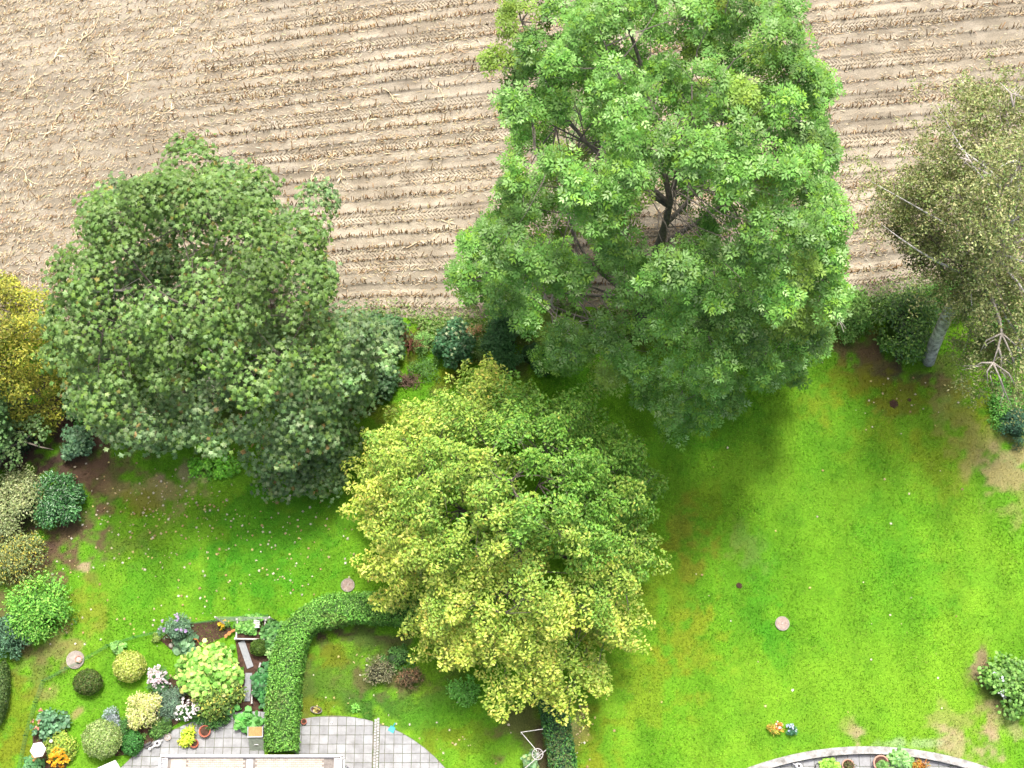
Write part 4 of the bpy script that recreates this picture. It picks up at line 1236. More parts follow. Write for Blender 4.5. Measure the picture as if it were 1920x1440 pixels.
shrub("marigold_plant", "small yellow flowers beside the rusty metal figure", 420, 1172, 8, 7, .4, [(.12, .24, .05), (.16, .3, .06)], .12, T_KITE, 1.2, lobes=3, stem=False, cat="plant", flowers=([(.75, .5, .03), (.8, .6, .08)], 6, .13, (0, 0, 1.0)))
shrub("tomato_plants", "green vegetables growing in the pale raised bed", 470, 1172, 36, 17, .9, [(.12, .30, .05), (.17, .36, .08), (.08, .21, .04)], .17, T_ROUND, .9, lobes=8, cat="plants", core=False)
shrub("bean_row", "leafy climbing beans between the raised bed and the hedge", 512, 1190, 20, 28, 1.0, [(.08, .21, .05), (.13, .30, .08), (.055, .15, .04)], .17, T_ROUND, 1.0, lobes=8, cat="plants")
shrub("kale_plant", "bright green rosette plant between dark ball bush and hedge", 510, 1222, 11, 13, .7, [(.22, .40, .12), (.28, .46, .16)], .20, T_KITE, 1.3, lobes=4, cat="plant")
shrub("pumpkin_vine", "dark broad-leaved vine between the lower plank and the hedge", 492, 1285, 17, 44, .7, [(.055, .19, .055), (.075, .25, .08), (.04, .13, .04)], .24, T_ROUND, 1.1, lobes=9, cat="vine")
shrub("squash_plant", "broad green leaves spilling onto the terrace beside the box", 455, 1352, 30, 20, .6, [(.085, .28, .055), (.12, .34, .075), (.06, .2, .04)], .30, T_ROUND, .95, lobes=6, cat="plant", core=False)
shrub("climbing_plant", "dark trailing plant at the terrace edge right of the white flowers", 398, 1345, 30, 20, .6, DKG, .11, T_KITE, 1.0, lobes=8, stem=False, cat="plant")
shrub("rose_bush", "grey-green leafy clump above the white hexagonal roof", 95, 1358, 27, 25, .9, [(.10, .23, .11), (.15, .30, .16), (.06, .14, .06)], .18, T_ROUND, 1.0, lobes=8, cat="bush", flowers=([(.5, .2, .14), (.6, .34, .25)], 4, .11, (-12, 0, 1.0)))
shrub("marigold_plant", "yellow-green bush with orange flowers beside the white hexagonal roof", 113, 1402, 27, 34, .8, [(.25, .36, .05), (.34, .42, .07), (.16, .27, .04)], .13, T_KITE, 1.1, lobes=8, cat="plant", flowers=([(.80, .33, .015), (.85, .45, .03), (.8, .55, .06)], 46, .12, (-1, -14, .62)))
shrub("dahlia_plant", "dark green leaves with one orange bloom below the hexagonal roof", 60, 1432, 20, 15, .5, [(.06, .17, .055), (.09, .22, .08)], .16, T_ROUND, 1.0, lobes=5, stem=False, cat="plant", flowers=([(.75, .35, .12)], 2, .16, (10, 8, .3)))
# left edge shrubs
shrub("laurel_shrub", "dark glossy evergreen shrub on the bare soil at the left", 106, 940, 44, 56, 2.2, [(.045, .14, .04), (.06, .18, .05), (.03, .10, .028), (.085, .22, .07)], .17, T_KITE, 1.1, mat=LEAF_GLOSSY, lobes=10)
shrub("olive_shrub", "pale olive loose shrub left of the dark glossy shrub", 28, 945, 58, 60, 2.4, [(.24, .29, .12), (.31, .35, .17), (.17, .22, .08)], .15, T_KITE, .9, lobes=11, jag=.8)
shrub("spindle_shrub", "thin yellowing shrub above the bright green shrub at the left", 26, 1045, 52, 48, 1.9, [(.19, .25, .09), (.25, .29, .10), (.36, .33, .06), (.13, .19, .06)], .14, T_KITE, .7, lobes=11, jag=.9, core=False)
shrub("privet_shrub", "bright green spreading shrub at the left edge of the lawn", 72, 1140, 60, 55, 2.0, BRG, .16, T_KITE, 1.0, lobes=13, jag=.7)
shrub("cypress_shrub", "blue-green dark shrub below the bright green one at the left", 14, 1195, 42, 36, 1.8, BLG, .14, T_KITE, 1.1, lobes=9)
shrub("maple_shrub", "small grey-green shrub on the soil under the sycamore", 142, 828, 27, 38, 1.6, [(.11, .22, .11), (.15, .28, .15), (.08, .17, .07)], .19, T_LOBE, 1.0, lobes=7, jag=.7)
shrub("dark_shrub", "deep green shrub in the dark corner under the sapling", 10, 800, 60, 60, 1.6, [(.02, .055, .02), (.03, .07, .025)], .16, T_KITE, .9, lobes=9)
shrub("ivy_shrub", "bright green shrub at the foot of the sycamore's left side", 150, 770, 38, 26, 1.0, [(.05, .17, .03), (.07, .21, .04)], .15, T_KITE, .9, lobes=7)
shrub("clipped_shrub", "narrow green hedge end at the very left edge", 2, 1300, 14, 60, 1.2, [(.08, .15, .04), (.12, .19, .05)], .09, T_KITE, 1.2, tight=True, cat="hedge")
shrub("bright_shrub", "bright yellow-green shrub at the sycamore's lawn edge", 400, 874, 56, 22, .5, [(.16, .42, .03), (.20, .48, .05), (.12, .35, .03)], .17, T_LOBE, .8, lobes=11, jag=.9, core=False)
# hedgerow along the field
shrub("hawthorn_shrub", "grey-green shrub joined to the right side of the sycamore", 715, 635, 58, 45, 2.8, [(.065, .14, .05), (.09, .18, .075), (.045, .105, .035)], .19, T_LOBE, 1.0, lobes=13, jag=.6)
shrub("hawthorn_shrub", "lower grey-green shrub below the sycamore's right bough", 690, 705, 62, 45, 2.0, [(.07, .145, .06), (.10, .185, .085), (.05, .11, .042)], .19, T_LOBE, 1.0, lobes=13, jag=.6)
shrub("elder_shrub", "dark green shrub with pale leaves at the field edge gap", 850, 645, 38, 50, 2.4, [(.045, .13, .05), (.07, .18, .08), (.03, .09, .03), (.30, .38, .20)], .19, T_LOBE, 1.0, lobes=9, jag=.6, weights=[3, 3, 3, .8])
shrub("nettle_clump", "light green weeds between the sycamore and the dark shrub", 795, 640, 26, 26, .8, [(.14, .30, .07), (.19, .36, .09)], .14, T_LONG, .9, lobes=7, stem=False, cat="weeds")
shrub("nettle_clump", "low mid-green weeds above the top of the yellow tree", 800, 693, 36, 26, .5, [(.085, .20, .04), (.12, .25, .055), (.06, .15, .03)], .14, T_LONG, .8, lobes=9, stem=False, cat="weeds", core=False)
shrub("nettle_clump", "pale green weeds between the two dark field-edge shrubs", 895, 655, 24, 22, .6, [(.12, .24, .06), (.17, .29, .08)], .14, T_LONG, .8, lobes=7, stem=False, cat="weeds", core=False)
shrub("dark_shrub", "deep green shrub in the shade left of the ash", 940, 640, 44, 56, 2.5, [(.04, .12, .035), (.055, .15, .045), (.07, .18, .06)], .16, T_KITE, 1.0, lobes=10)
shrub("bramble_shrub", "dark bramble under the left side of the ash", 1010, 670, 50, 30, 1.4, [(.03, .09, .025), (.05, .13, .035)], .14, T_KITE, .9, lobes=8)
shrub("dock_plant", "dry reddish-brown weeds at the field edge left of the ash", 890, 622, 22, 16, .7, [(.36, .26, .15), (.42, .22, .11), (.25, .30, .10)], .15, T_LONG, .6, lobes=6, stem=False, core=False, cat="weeds")
shrub("hazel_shrub", "light yellow-green bush at the right foot of the ash", 1590, 585, 46, 50, 2.2, [(.18, .34, .07), (.23, .40, .10), (.13, .27, .05)], .17, T_KITE, 1.0, lobes=10, jag=.6)
shrub("laurel_shrub", "dark glossy round bush left of the white birch stem", 1697, 606, 63, 68, 2.8, [(.085, .19, .025), (.115, .24, .035), (.05, .125, .018), (.22, .36, .06)], .19, T_KITE, 1.2, mat=LEAF_GLOSSY, lobes=16, weights=[3, 3, 3, 1.2])
shrub("field_edge_shrub", "fresh green bush behind the birch at the field edge", 1785, 560, 55, 36, 1.8, [(.10, .27, .04), (.14, .32, .06), (.07, .19, .03)], .15, T_KITE, .9, lobes=9)
shrub("elder_shrub", "green bush under the hanging birch boughs", 1900, 620, 60, 55, 2.0, [(.09, .26, .05), (.13, .32, .07), (.06, .18, .035)], .16, T_KITE, .9, lobes=10)
shrub("ground_elder", "bright low green plants at the right edge of the lawn", 1885, 755, 45, 55, .6, [(.10, .29, .04), (.14, .35, .06)], .15, T_KITE, .8, lobes=10, stem=False, cat="plants")
shrub("juniper_shrub", "dark blue-green bush at the right edge of the lawn", 1905, 800, 34, 36, 1.3, [(.045, .12, .06), (.07, .18, .10), (.03, .08, .04)], .13, T_LONG, 1.1, lobes=8)
shrub("rose_bush", "leafy bush with pale blue-white flowers at the right edge", 1893, 1284, 46, 50, 1.4, [(.13, .27, .05), (.17, .33, .07), (.08, .18, .035)], .17, T_ROUND, .8, lobes=11, jag=.7, cat="bush", flowers=([(.66, .70, .84), (.78, .8, .88)], 9, .13, (-22, 2, .6)))
shrub("dry_shrub", "brown withered twigs at the edge of the flowering bush", 1853, 1262, 15, 22, .7, [(.26, .19, .11), (.2, .16, .08)], .12, T_LONG, .6, lobes=6, core=False, cat="shrub")
# middle garden
shrub("cotoneaster_shrub", "brownish green dead-looking bush on the middle lawn", 708, 1262, 27, 28, 1.0, [(.11, .12, .055), (.17, .17, .09), (.075, .075, .04), (.28, .28, .16)], .16, T_LONG, .8, lobes=8, jag=.8)
shrub("cotoneaster_shrub", "reddish-brown low bush beside the brownish green one", 768, 1270, 28, 18, .8, [(.17, .12, .06), (.25, .15, .08), (.10, .11, .04)], .15, T_LONG, .8, lobes=7, jag=.8)
shrub("low_shrub", "dark green ground cover below the yellow tree's left bough", 745, 1235, 32, 22, .4, [(.07, .19, .04), (.10, .24, .05)], .12, T_KITE, .8, lobes=7, stem=False)
shrub("young_shrub", "fresh green undergrowth under the yellow tree's lower bough", 866, 1292, 30, 30, .5, [(.12, .34, .05), (.16, .40, .07)], .15, T_KITE, .8, lobes=8, core=False)
# right lawn
shrub("flame_flower_plant", "small orange and yellow flame-coloured plant on the lawn", 1455, 1364, 14, 13, .6, [(.42, .38, .05), (.5, .30, .05), (.30, .33, .05)], .14, T_LONG, 1.0, lobes=5, cat="plant", flowers=([(.7, .10, .05), (.75, .25, .05), (.8, .72, .65)], 8, .09, (2, 4, .6)))
shrub("blue_flower_plant", "small dark plant with blue-white flowers right of the flame-coloured one", 1484, 1369, 10, 9, .5, [(.05, .17, .09), (.07, .2, .12)], .11, T_LONG, 1.0, lobes=4, cat="plant", flowers=([(.6, .65, .8), (.4, .5, .7)], 9, .07, (0, 2, 1.0)))

# low weeds along the whole field edge
def undergrowth():
    n = 26000
    X = rng.uniform(-24, 27, n); e = edge_y(X)
    Y = e + rng.normal(size=n) * .55 - .35
    h = .55 * vnoise(X * .9, Y * .9, 15) + .1
    keep = vnoise(X * .5, Y * .7, 29) > .30
    X, Y, h = X[keep], Y[keep], h[keep]; n = len(X)
    P = np.stack([X, Y, h * rng.random(n)], 1)
    hue = vnoise(X * .35, Y * .35, 45)[:, None]
    c = palette(n, [(.13, .30, .05), (.18, .36, .08), (.10, .24, .045), (.26, .36, .12)]) * (1 - hue * .25) + np.array([.30, .26, .12]) * hue * .25
    V, F, C = leaf_arrays(P, np.array([0, 0, .8]) + rng.normal(size=(n, 3)) * .5, rng.uniform(.10, .22, n), T_KITE, np.clip(c, .004, .9))
    tag(mesh_np("undergrowth", V, F, LEAF, col=C), "low green weeds and brambles along the field edge", "undergrowth", kind='stuff')
undergrowth()

# bare reddish bush: twigs only
def bare_bush():
    g = at(768, 650)
    t = thing("bare_bush", "leafless reddish-brown bush at the field edge right of the sycamore", "bush", (g.x, g.y, 0))
    m = MB()
    for k in range(26):
        a_ = random.uniform(0, 6.3); rr = random.uniform(.2, .9); h = random.uniform(.9, 1.9)
        e = Vector((rr * math.cos(a_), rr * math.sin(a_), h)); pts = curve_pts((0, 0, -.03), e, .1, 5)
        m.tube(pts, [.03, .024, .018, .012, .005], 4)
        for _ in range(4):
            i = random.randint(2, 4); m.tube([pts[i], pts[i] + Vector((random.gauss(0, .25), random.gauss(0, .25), random.uniform(.05, .3)))], [.011, .004], 3)
    m.build("twigs", solid("red_twig", (.20, .085, .055), .85, .3, 9), t)
bare_bush()
def brush_pile():
    g = at(765, 716)
    t = thing("brush_pile", "small dark brown pile of branches beside the lower sycamore bough", "brushwood", (g.x, g.y, 0))
    m = MB()
    for k in range(34):
        a_ = random.uniform(0, 6.3); c = Vector((random.gauss(0, .28), random.gauss(0, .25), random.uniform(.05, .4))); d = Vector((math.cos(a_), math.sin(a_), random.uniform(-.2, .2))) * random.uniform(.2, .45)
        m.tube([c - d, c + d], [.025, .012], 4)
    m.build("branches", solid("brown_brushwood", (.13, .085, .06), .9, .4, 9), t)
brush_pile()

# ------------------------------------------------------------------ hedges
def hedge(name, label, path, width, h, cols, size=.12, dens=1.15):
    pts = [at(x, y, h * .9) for x, y in path]
    # resample a smooth path
    P = []
    for i in range(len(pts) - 1):
        p0, p1, p2, p3 = pts[max(i - 1, 0)], pts[i], pts[i + 1], pts[min(i + 2, len(pts) - 1)]
        for k in range(8):
            t = k / 8
            P.append(.5 * ((2 * p1) + (p2 - p0) * t + (2 * p0 - 5 * p1 + 4 * p2 - p3) * t * t + (3 * p1 - p0 - 3 * p2 + p3) * t ** 3))
    P.append(pts[-1]); P = np.array([(p.x, p.y) for p in P])
    T = unit(np.gradient(P, axis=0)); S = np.stack([-T[:, 1], T[:, 0]], 1)
    seg = np.linalg.norm(np.diff(P, axis=0), axis=1); cum = np.concatenate([[0], np.cumsum(seg)]); Ln = cum[-1]
    g = P[0]
    t = thing(name, label, "hedge", (g[0], g[1], 0))
    w = width / 2
    prof = [(-.80, 0), (-.84, .55), (-.78, .74), (-.6, .80), (.6, .80), (.78, .74), (.84, .55), (.80, 0)]
    V = []; F = []
    for i in range(len(P)):
        for (u, v) in prof:
            q = P[i] + S[i] * u * w; V.append((q[0] - g[0], q[1] - g[1], v * h))
    k = len(prof)
    for i in range(len(P) - 1):
        for j in range(k - 1):
            a = i * k + j; F += [(a, a + k, a + k + 1), (a, a + k + 1, a + 1)]
    for e in (0, len(P) - 1):
        F += [(e * k, e * k + j, e * k + j + 1) for j in range(1, k - 1)]
    V = np.array(V); F = np.array(F)
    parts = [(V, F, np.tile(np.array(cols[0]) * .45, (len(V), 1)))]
    for (n, where) in ((int(Ln * width * 330 * dens), 0), (int(Ln * h * 240 * dens), 1), (int(Ln * h * 240 * dens), -1)):
        s = rng.random(n) * Ln
        px_, py_ = np.interp(s, cum, P[:, 0]), np.interp(s, cum, P[:, 1]); sx, sy = np.interp(s, cum, S[:, 0]), np.interp(s, cum, S[:, 1])
        if where == 0:
            u = rng.uniform(-1, 1, n) * w * (1 + .36 * (vnoise(s * .9, s * 0 + np.sign(rng.normal(size=n)) * 0, 3) - .5)); z = h * (.95 + .22 * (fbm((px_ + sx * u) * 1.3, (py_ + sy * u) * 1.3, 7) - .5)) + np.abs(rng.normal(size=n)) * .035 + (rng.random(n) < .02) * rng.random(n) * .22 - .12 * h * np.abs(u / w) ** 8
            Nn = np.array([0, 0, 1.0]) + rng.normal(size=(n, 3)) * .5
        else:
            u = where * w * (1 + rng.normal(size=n) * .05) * (.93 + .06 * rng.random(n)) * (1 + .30 * (vnoise(s * .9, s * 0 + 0, 3) - .5)); z = rng.random(n) * h * .95
            Nn = np.stack([sx * where, sy * where, np.full(n, .5)], 1) + rng.normal(size=(n, 3)) * .4
        Q = np.stack([px_ + sx * u - g[0], py_ + sy * u - g[1], z], 1)
        c = palette(n, cols, None, .18) * (.70 + .6 * fbm((px_ + sx * u) * 1.1, (py_ + sy * u) * 1.1, 19))[:, None]
        dull = (vnoise((px_ + sx * u) * .8, (py_ + sy * u) * .8, 61) > .74) & (rng.random(n) < .5); c[dull] = c[dull] * .5 + np.array([.17, .16, .06]) * .5
        parts.append(leaf_arrays(Q, Nn, rng.uniform(.7, 1.3, n) * size, T_KITE, np.clip(c, .004, .9)))
    V, F, C = merge(parts)
    mesh_np("foliage", V, F, LEAF, t, C)
HC = [(.12, .33, .04), (.18, .43, .06), (.08, .22, .03), (.25, .52, .10)]
hedge("clipped_hedge", "bright clipped hedge curving from the terrace round the middle garden", [(524, 1408), (526, 1340), (530, 1280), (538, 1225), (556, 1178), (594, 1150), (650, 1137), (720, 1138), (800, 1150)], 1.42, 1.7, HC)
hedge("clipped_hedge", "clipped hedge running down from under the yellow tree", [(1010, 1270), (1036, 1320), (1046, 1370), (1054, 1420), (1060, 1460)], 1.2, 1.6, [(.05, .17, .05), (.085, .25, .065), (.04, .12, .04), (.14, .36, .06)])

# ------------------------------------------------------------------ garden objects
def pot(name, label, px, py, r, h, mat, fill=M_SOIL, group=None, rim=.03, z0=.05):
    g = at(px, py, h)
    t = thing(name, label, "pot", (g.x, g.y, z0), 0, group)
    m = MB(); m.lathe([(r * .62, 0), (r * .95, h * .82), (r * 1.06, h * .82), (r * 1.08, h), (r * .9, h), (r * .84, h * .72)], k=22); m.build("pot_wall", mat, t, smooth=False)
    m = MB(); m.lathe([(r * .80, h * .70), (r * .80, h * .735), (r * .3, h * .76)], k=18); m.build("soil", fill, t)
    return t

def foliage_part(t, n, r, h, z0, cols, size, tmpl=T_KITE, off=(0, 0), name="foliage", mat=LEAF, upn=.6):
    d = unit(rng.normal(size=(n, 3)) + np.array([0, 0, .5]))
    P = np.stack([d[:, 0] * r + off[0], d[:, 1] * r + off[1], z0 + np.abs(d[:, 2]) * h], 1) * 1.0
    P[:, :2] = off + (P[:, :2] - off) * rng.uniform(.25, 1.0, (n, 1))
    V, F, C = leaf_arrays(P, d * .6 + np.array([0, 0, upn]) + rng.normal(size=(n, 3)) * .35, rng.uniform(.7, 1.2, n) * size, tmpl, palette(n, cols, None, .14), D=d)
    return mesh_np(name, V, F, mat, t, C)

pot("terracotta_pot", "wide orange-red terracotta pot of bare soil on the terrace", 384, 1371, .27, .30, TERRA)
t = pot("terracotta_pot", "brown tipped pot under the lime-green plant on the terrace", 361, 1391, .20, .26, TERRA)
t.rotation_euler = (R(20), R(25), 0); t.location.z = .10
t2 = pot("terracotta_pot", "small orange pot at the terrace corner beside the hedge", 570, 1353, .13, .17, TERRA)
shrub("lime_plant", "lime-green leafy plant spilling from the tipped pot", 352, 1381, 15, 19, .55, [(.40, .52, .04), (.50, .58, .06), (.28, .42, .03)], .16, T_KITE, 1.2, lobes=6, stem=True, cat="plant")
# pots on the right terrace
t = pot("terracotta_pot", "pale terracotta pot with dark heather inside the curved wall", 1590, 1435, .28, .34, TERRA_PALE); foliage_part(t, 240, .3, .22, .26, [(.10, .14, .035), (.16, .17, .05), (.14, .09, .06)], .12, T_LONG, (.07, -.03))
t = pot("terracotta_pot", "large pale terracotta pot inside the curved wall", 1652, 1431, .36, .40, TERRA_PALE); foliage_part(t, 120, .25, .2, .32, [(.12, .26, .06), (.16, .32, .08)], .2, T_ROUND, (.05, -.18))
shrub("potted_shrub", "green leafy plant right of the large pale pot", 1688, 1424, 24, 20, .7, [(.12, .28, .06), (.17, .34, .10), (.22, .38, .15)], .18, T_ROUND, .9, lobes=7, core=False, cat="plant")
shrub("heather_plant", "rusty orange heather plant at the right of the terrace", 1722, 1437, 22, 14, .6, [(.42, .15, .02), (.5, .22, .03), (.25, .22, .04)], .13, T_LONG, 1.1, lobes=6, cat="plant")
shrub("lettuce_plant", "fresh lime-green plant left of the pots on the terrace", 1557, 1437, 17, 12, .6, [(.22, .46, .05), (.28, .52, .08)], .18, T_ROUND, 1.0, lobes=5, cat="plant")
def ring_stand(px, py):
    g = at(px, py, .1)
    t = thing("wire_stand", "thin black bent wire stand beside the lime-green plant", "wire stand", (g.x, g.y, .05))
    m = MB(); m.tube([(.22 * math.cos(a), .16 * math.sin(a), .1 + .05 * math.sin(2 * a)) for a in np.linspace(0, 5.4, 18)], .014, 5); m.tube([(.2, 0, .1), (.32, -.1, .0)], .014, 5); m.tube([(-.2, 0, .1), (-.3, -.12, .0)], .014, 5); m.build("frame", BLACK, t)
ring_stand(1537, 1437)
def watering_can(px, py, label, rz, mat):
    g = at(px, py, .2)
    t = thing("watering_can", label, "watering can", (g.x, g.y, .055), rz)
    m = MB(); m.lathe([(.13, 0), (.145, .05), (.14, .22), (.12, .27), (.075, .275), (.07, .2)], k=18, sx=1.25); m.build("can_body", mat, t)
    m = MB(); m.lathe([(.07, .262), (.068, .268), (.02, .27)], k=14, sx=1.2); m.build("opening", BLACK, t)
    m = MB(); m.tube([(-.14, 0, .08), (-.30, 0, .2), (-.42, 0, .27)], [.04, .028, .02], 7); m.lathe([(.02, .25), (.06, .30), (.055, .31)], c=(-.43, 0, 0), k=10); m.build("spout", mat, t)
    m = MB(); m.tube([(.15, 0, .06), (.27, 0, .12), (.29, 0, .23), (.2, 0, .3), (.06, 0, .275)], .017, 6); m.build("handle", mat, t)
watering_can(296, 1394, "white watering can on the terrace edge below the shrubs", R(36), WHITE)
watering_can(1497, 1436, "white watering can inside the curved wall at the right", R(160), WHITE)
def bag(px, py):
    g = at(px, py, .1)
    t = thing("rubber_boots", "dark grey boots lying beside the white watering can", "boots", (g.x, g.y, .05), R(30))
    for k in (0, 1):
        m = MB(); m.tube([(-.18, k * .13, .06), (0, k * .13, .06), (.10, k * .13, .06), (.16, k * .13 + .03, .05)], [.055, .06, .05, .04], 8); m.tube([(-.17, k * .13, .05), (-.22, k * .13 + .09, .045)], [.045, .03], 7); m.build("boot", solid("dark_rubber", (.09, .09, .095), .6, .3, 8), t)
bag(280, 1399)
def bird_dish(px, py):
    g = at(px, py, .08)
    t = thing("bird_bath", "shallow round stone bird bath on the terrace edge", "bird bath", (g.x, g.y, .05))
    m = MB(); m.lathe([(.10, 0), (.13, .03), (.17, .07), (.18, .10), (.155, .10), (.12, .06)], k=20); m.build("bowl", CONC, t)
    m = MB(); m.lathe([(.118, .064), (.118, .070), (.02, .071)], k=18); m.build("water", solid("water", (.30, .30, .29), .08, .1, 5, spec=.6), t)
    m = MB(); m.lathe([(.05, .07), (.055, .10), (.02, .125)], c=(-.03, .04, 0), k=7); m.build("stone", CONC, t)
bird_dish(315, 1382)

# concrete inspection covers in the lawn
def cover(px, py, r, label, sandy=False):
    g = at(px, py, .08)
    t = thing("concrete_cover", label, "cover", (g.x, g.y, 0), random.random(), "round concrete covers in the lawn")
    m = MB(); m.lathe([(r, -.05), (r, .085), (r * .985, .095), (r * .86, .095), (r * .85, .08)], k=28); m.build("ring", CONC, t)
    m = MB(); m.lathe([(r * .84, .06), (r * .84, .088), (r * .8, .094), (.05, .10)], k=26)
    lid = m.build("lid", solid("sandy_lid", (.24, .17, .14), .95, 0, 9, .5, c2=(.46, .38, .32)) if sandy else CONC, t)
    m = MB(); m.tube([(-.06, 0, .095), (-.04, 0, .115), (.04, 0, .115), (.06, 0, .095)], .012, 5); m.build("handle", METAL, lid)
    return t
cover(141, 1237, .45, "round concrete cover with a clay bowl by the wire fence")
cover(652, 1097, .35, "round concrete cover touching the top of the curved hedge", True)
cover(1467, 1169, .36, "round sandy concrete cover alone on the big lawn", True)
g = at(147, 1236, .2)
t = thing("clay_bowl", "pinkish clay bowl standing on the concrete cover", "bowl", (g.x, g.y, .10))
m = MB(); m.lathe([(.11, 0), (.17, .06), (.19, .10), (.165, .10), (.12, .04)], k=18); m.build("bowl", TERRA_PALE, t)
m = MB(); m.lathe([(.125, .045), (.125, .05), (.02, .05)], k=16); m.build("soil", solid("pale_ash", (.42, .36, .34), .9, .2, 8), t)

def molehill(px, py, r, label):
    g = at(px, py)
    m = MB(); k = 12; prof = [(r, 0), (r * .8, r * .22), (r * .45, r * .42), (r * .1, r * .5)]
    m.lathe(prof, k=k)
    m.v = [(x * random.uniform(.8, 1.15), y * random.uniform(.8, 1.15), z * random.uniform(.8, 1.2)) for x, y, z in m.v]
    o = m.build("molehill", M_SOIL); o.location = (g.x, g.y, -.01)
    tag(o, label, "molehill", "dark molehills on the lawn")
molehill(1386, 1098, .17, "dark molehill above the sandy cover on the big lawn")
molehill(1676, 757, .24, "larger dark molehill on the lawn below the dark round bush")
molehill(1705, 750, .11, "smallest dark molehill right of the larger one")

# white hexagonal bird table roof
g = at(72, 1406, 1.3)
t = thing("bird_table", "white hexagonal roofed bird table in the flower bed", "bird table", (g.x, g.y, 0), R(10))
m = MB(); m.tube([(0, 0, -.1), (0, 0, 1.1)], .05, 8); m.build("post", WHITE, t)
m = MB(); m.lathe([(.30, 1.08), (.30, 1.12), (.28, 1.12)], k=6); m.build("tray", WHITE, t)
m = MB()
for k in range(6): m.tube([(.22 * math.cos(k * math.pi / 3), .22 * math.sin(k * math.pi / 3), 1.12), (.22 * math.cos(k * math.pi / 3), .22 * math.sin(k * math.pi / 3), 1.36)], .014, 5)
m.build("posts", WHITE, t)
m = MB(); m.lathe([(.38, 1.35), (.385, 1.37), (.05, 1.5), (.05, 1.54), (.01, 1.56)], k=6); m.build("roof", WHITE, t)
g = at(102, 1391, .45)
t = thing("garden_ball", "small white ball on a stick among the leaves", "garden ornament", (g.x, g.y, 0))
m = MB(); m.tube([(0, 0, -.05), (0, 0, .9)], .012, 5); m.build("stick", METAL, t)
m = MB(); m.lathe([(.01, .88), (.06, .90), (.085, .96), (.06, 1.02), (.01, 1.04)], k=12); m.build("ball", WHITE, t, smooth=True)
g = at(6, 1313, .3)
t = thing("white_post", "short white post at the very left edge of the garden", "post", (g.x, g.y, 0))
m = MB(); m.box((0, 0, .3), (.12, .14, .75), R(-20)); m.build("shaft", WHITE, t)
m = MB(); m.box((0, 0, .70), (.17, .19, .05), R(-20)); m.build("cap", WHITE, t)

# white parasol or awning corner at the bottom edge
A = [at(168, 1447, 2.4), at(216, 1426, 2.4), at(228, 1446, 2.4), at(250, 1490, 2.4), at(190, 1500, 2.4)]
c = sum((Vector(a) for a in A), Vector()) / len(A)
t = thing("white_awning", "corner of a white awning at the bottom edge beside the terrace", "awning", (c.x, c.y, 0))
m = MB(); m.prism([(a.x - c.x, a.y - c.y) for a in A][::-1], 2.40, 2.44); m.build("canvas", WHITE, t)
m = MB()
for a, b in zip(A, A[1:] + A[:1]): m.tube([(a.x - c.x, a.y - c.y, 2.38), (b.x - c.x, b.y - c.y, 2.38)], .03, 6)
for a in (A[0], A[3]): m.tube([(a.x - c.x, a.y - c.y, -.05), (a.x - c.x, a.y - c.y, 2.38)], .03, 6)
m.build("frame", METAL, t)

# grey planks, white rail, raised bed, trellis
for (p, q, lab) in (((453, 1203), (470, 1252), "upper slanting grey plank on the soil path"), ((467, 1262), (463, 1315), "lower upright-lying grey plank on the soil path")):
    a, b = at(*p), at(*q); d = b - a
    o = MB().box((0, 0, .02), (d.length, .33, .05)).box((0, 0, .046), (d.length * .96, .29, .006)).build("grey_plank", PLANK)
    o.location = ((a + b) / 2) + Vector((0, 0, .045)); o.rotation_euler = (0, 0, math.atan2(d.y, d.x))
    tag(o, lab, "plank", "grey planks on the soil path")
t = thing("white_rail", "white painted edging rail between soil path and vine", "rail", at(476, 1280))
o0 = Vector(t.location); m = MB()
pp = [at(488, 1244, .35), at(478, 1278, .35), at(472, 1300, .35), at(472, 1318, .35)]
m.tube([p - o0 for p in pp], .035, 4); m.build("rail", WHITE_DULL, t)
for p in pp:
    MB().box((p.x - o0.x, p.y - o0.y, .17), (.07, .07, .40)).build("post", WHITE_DULL, t)
def raised_bed():
    c = at(470, 1180, .4)
    t = thing("raised_bed", "pale wooden raised bed with vegetables at the top of the soil path", "raised bed", (c.x, c.y, 0), R(-1))
    W, D, H = 1.45, .95, .42
    for (x, y, sx, sy) in ((0, -D / 2, W, .06), (0, D / 2, W, .06)):
        for k in range(2): MB().box((x, y, .105 + k * .205), (sx, sy, .195)).build("board", WHITE_DULL if k else WOOD_GREY, t)
    for x in (-W / 2 + .03, W / 2 - .03):
        for k in range(2): MB().box((x, 0, .105 + k * .205), (.06, D - .065, .195)).build("board", WHITE_DULL if k else WOOD_GREY, t)
    MB().box((0, 0, .17), (W - .13, D - .07, .30)).build("soil", M_SOIL, t)
    for (x, y) in ((-W / 2, -D / 2), (W / 2, -D / 2), (-W / 2, D / 2), (W / 2, D / 2)):
        MB().box((x, y, .24), (.09, .09, .5)).build("post", WHITE_DULL, t)
raised_bed()
def crate():
    c = at(481, 1170, .7)
    t = thing("slatted_crate", "small white slatted crate behind the raised bed plants", "crate", (c.x, c.y, 0))
    for k in range(4): MB().box((0, -.15 + k * .1, .72), (.30, .05, .03)).build("slat", WHITE, t)
    m = MB()
    for x in (-.13, .13):
        m.box((x, 0, .685), (.04, .4, .04)); 
        for y in (-.17, .17): m.box((x, y, .33), (.04, .04, .7))
    m.build("frame", WOOD_GREY, t)
crate()
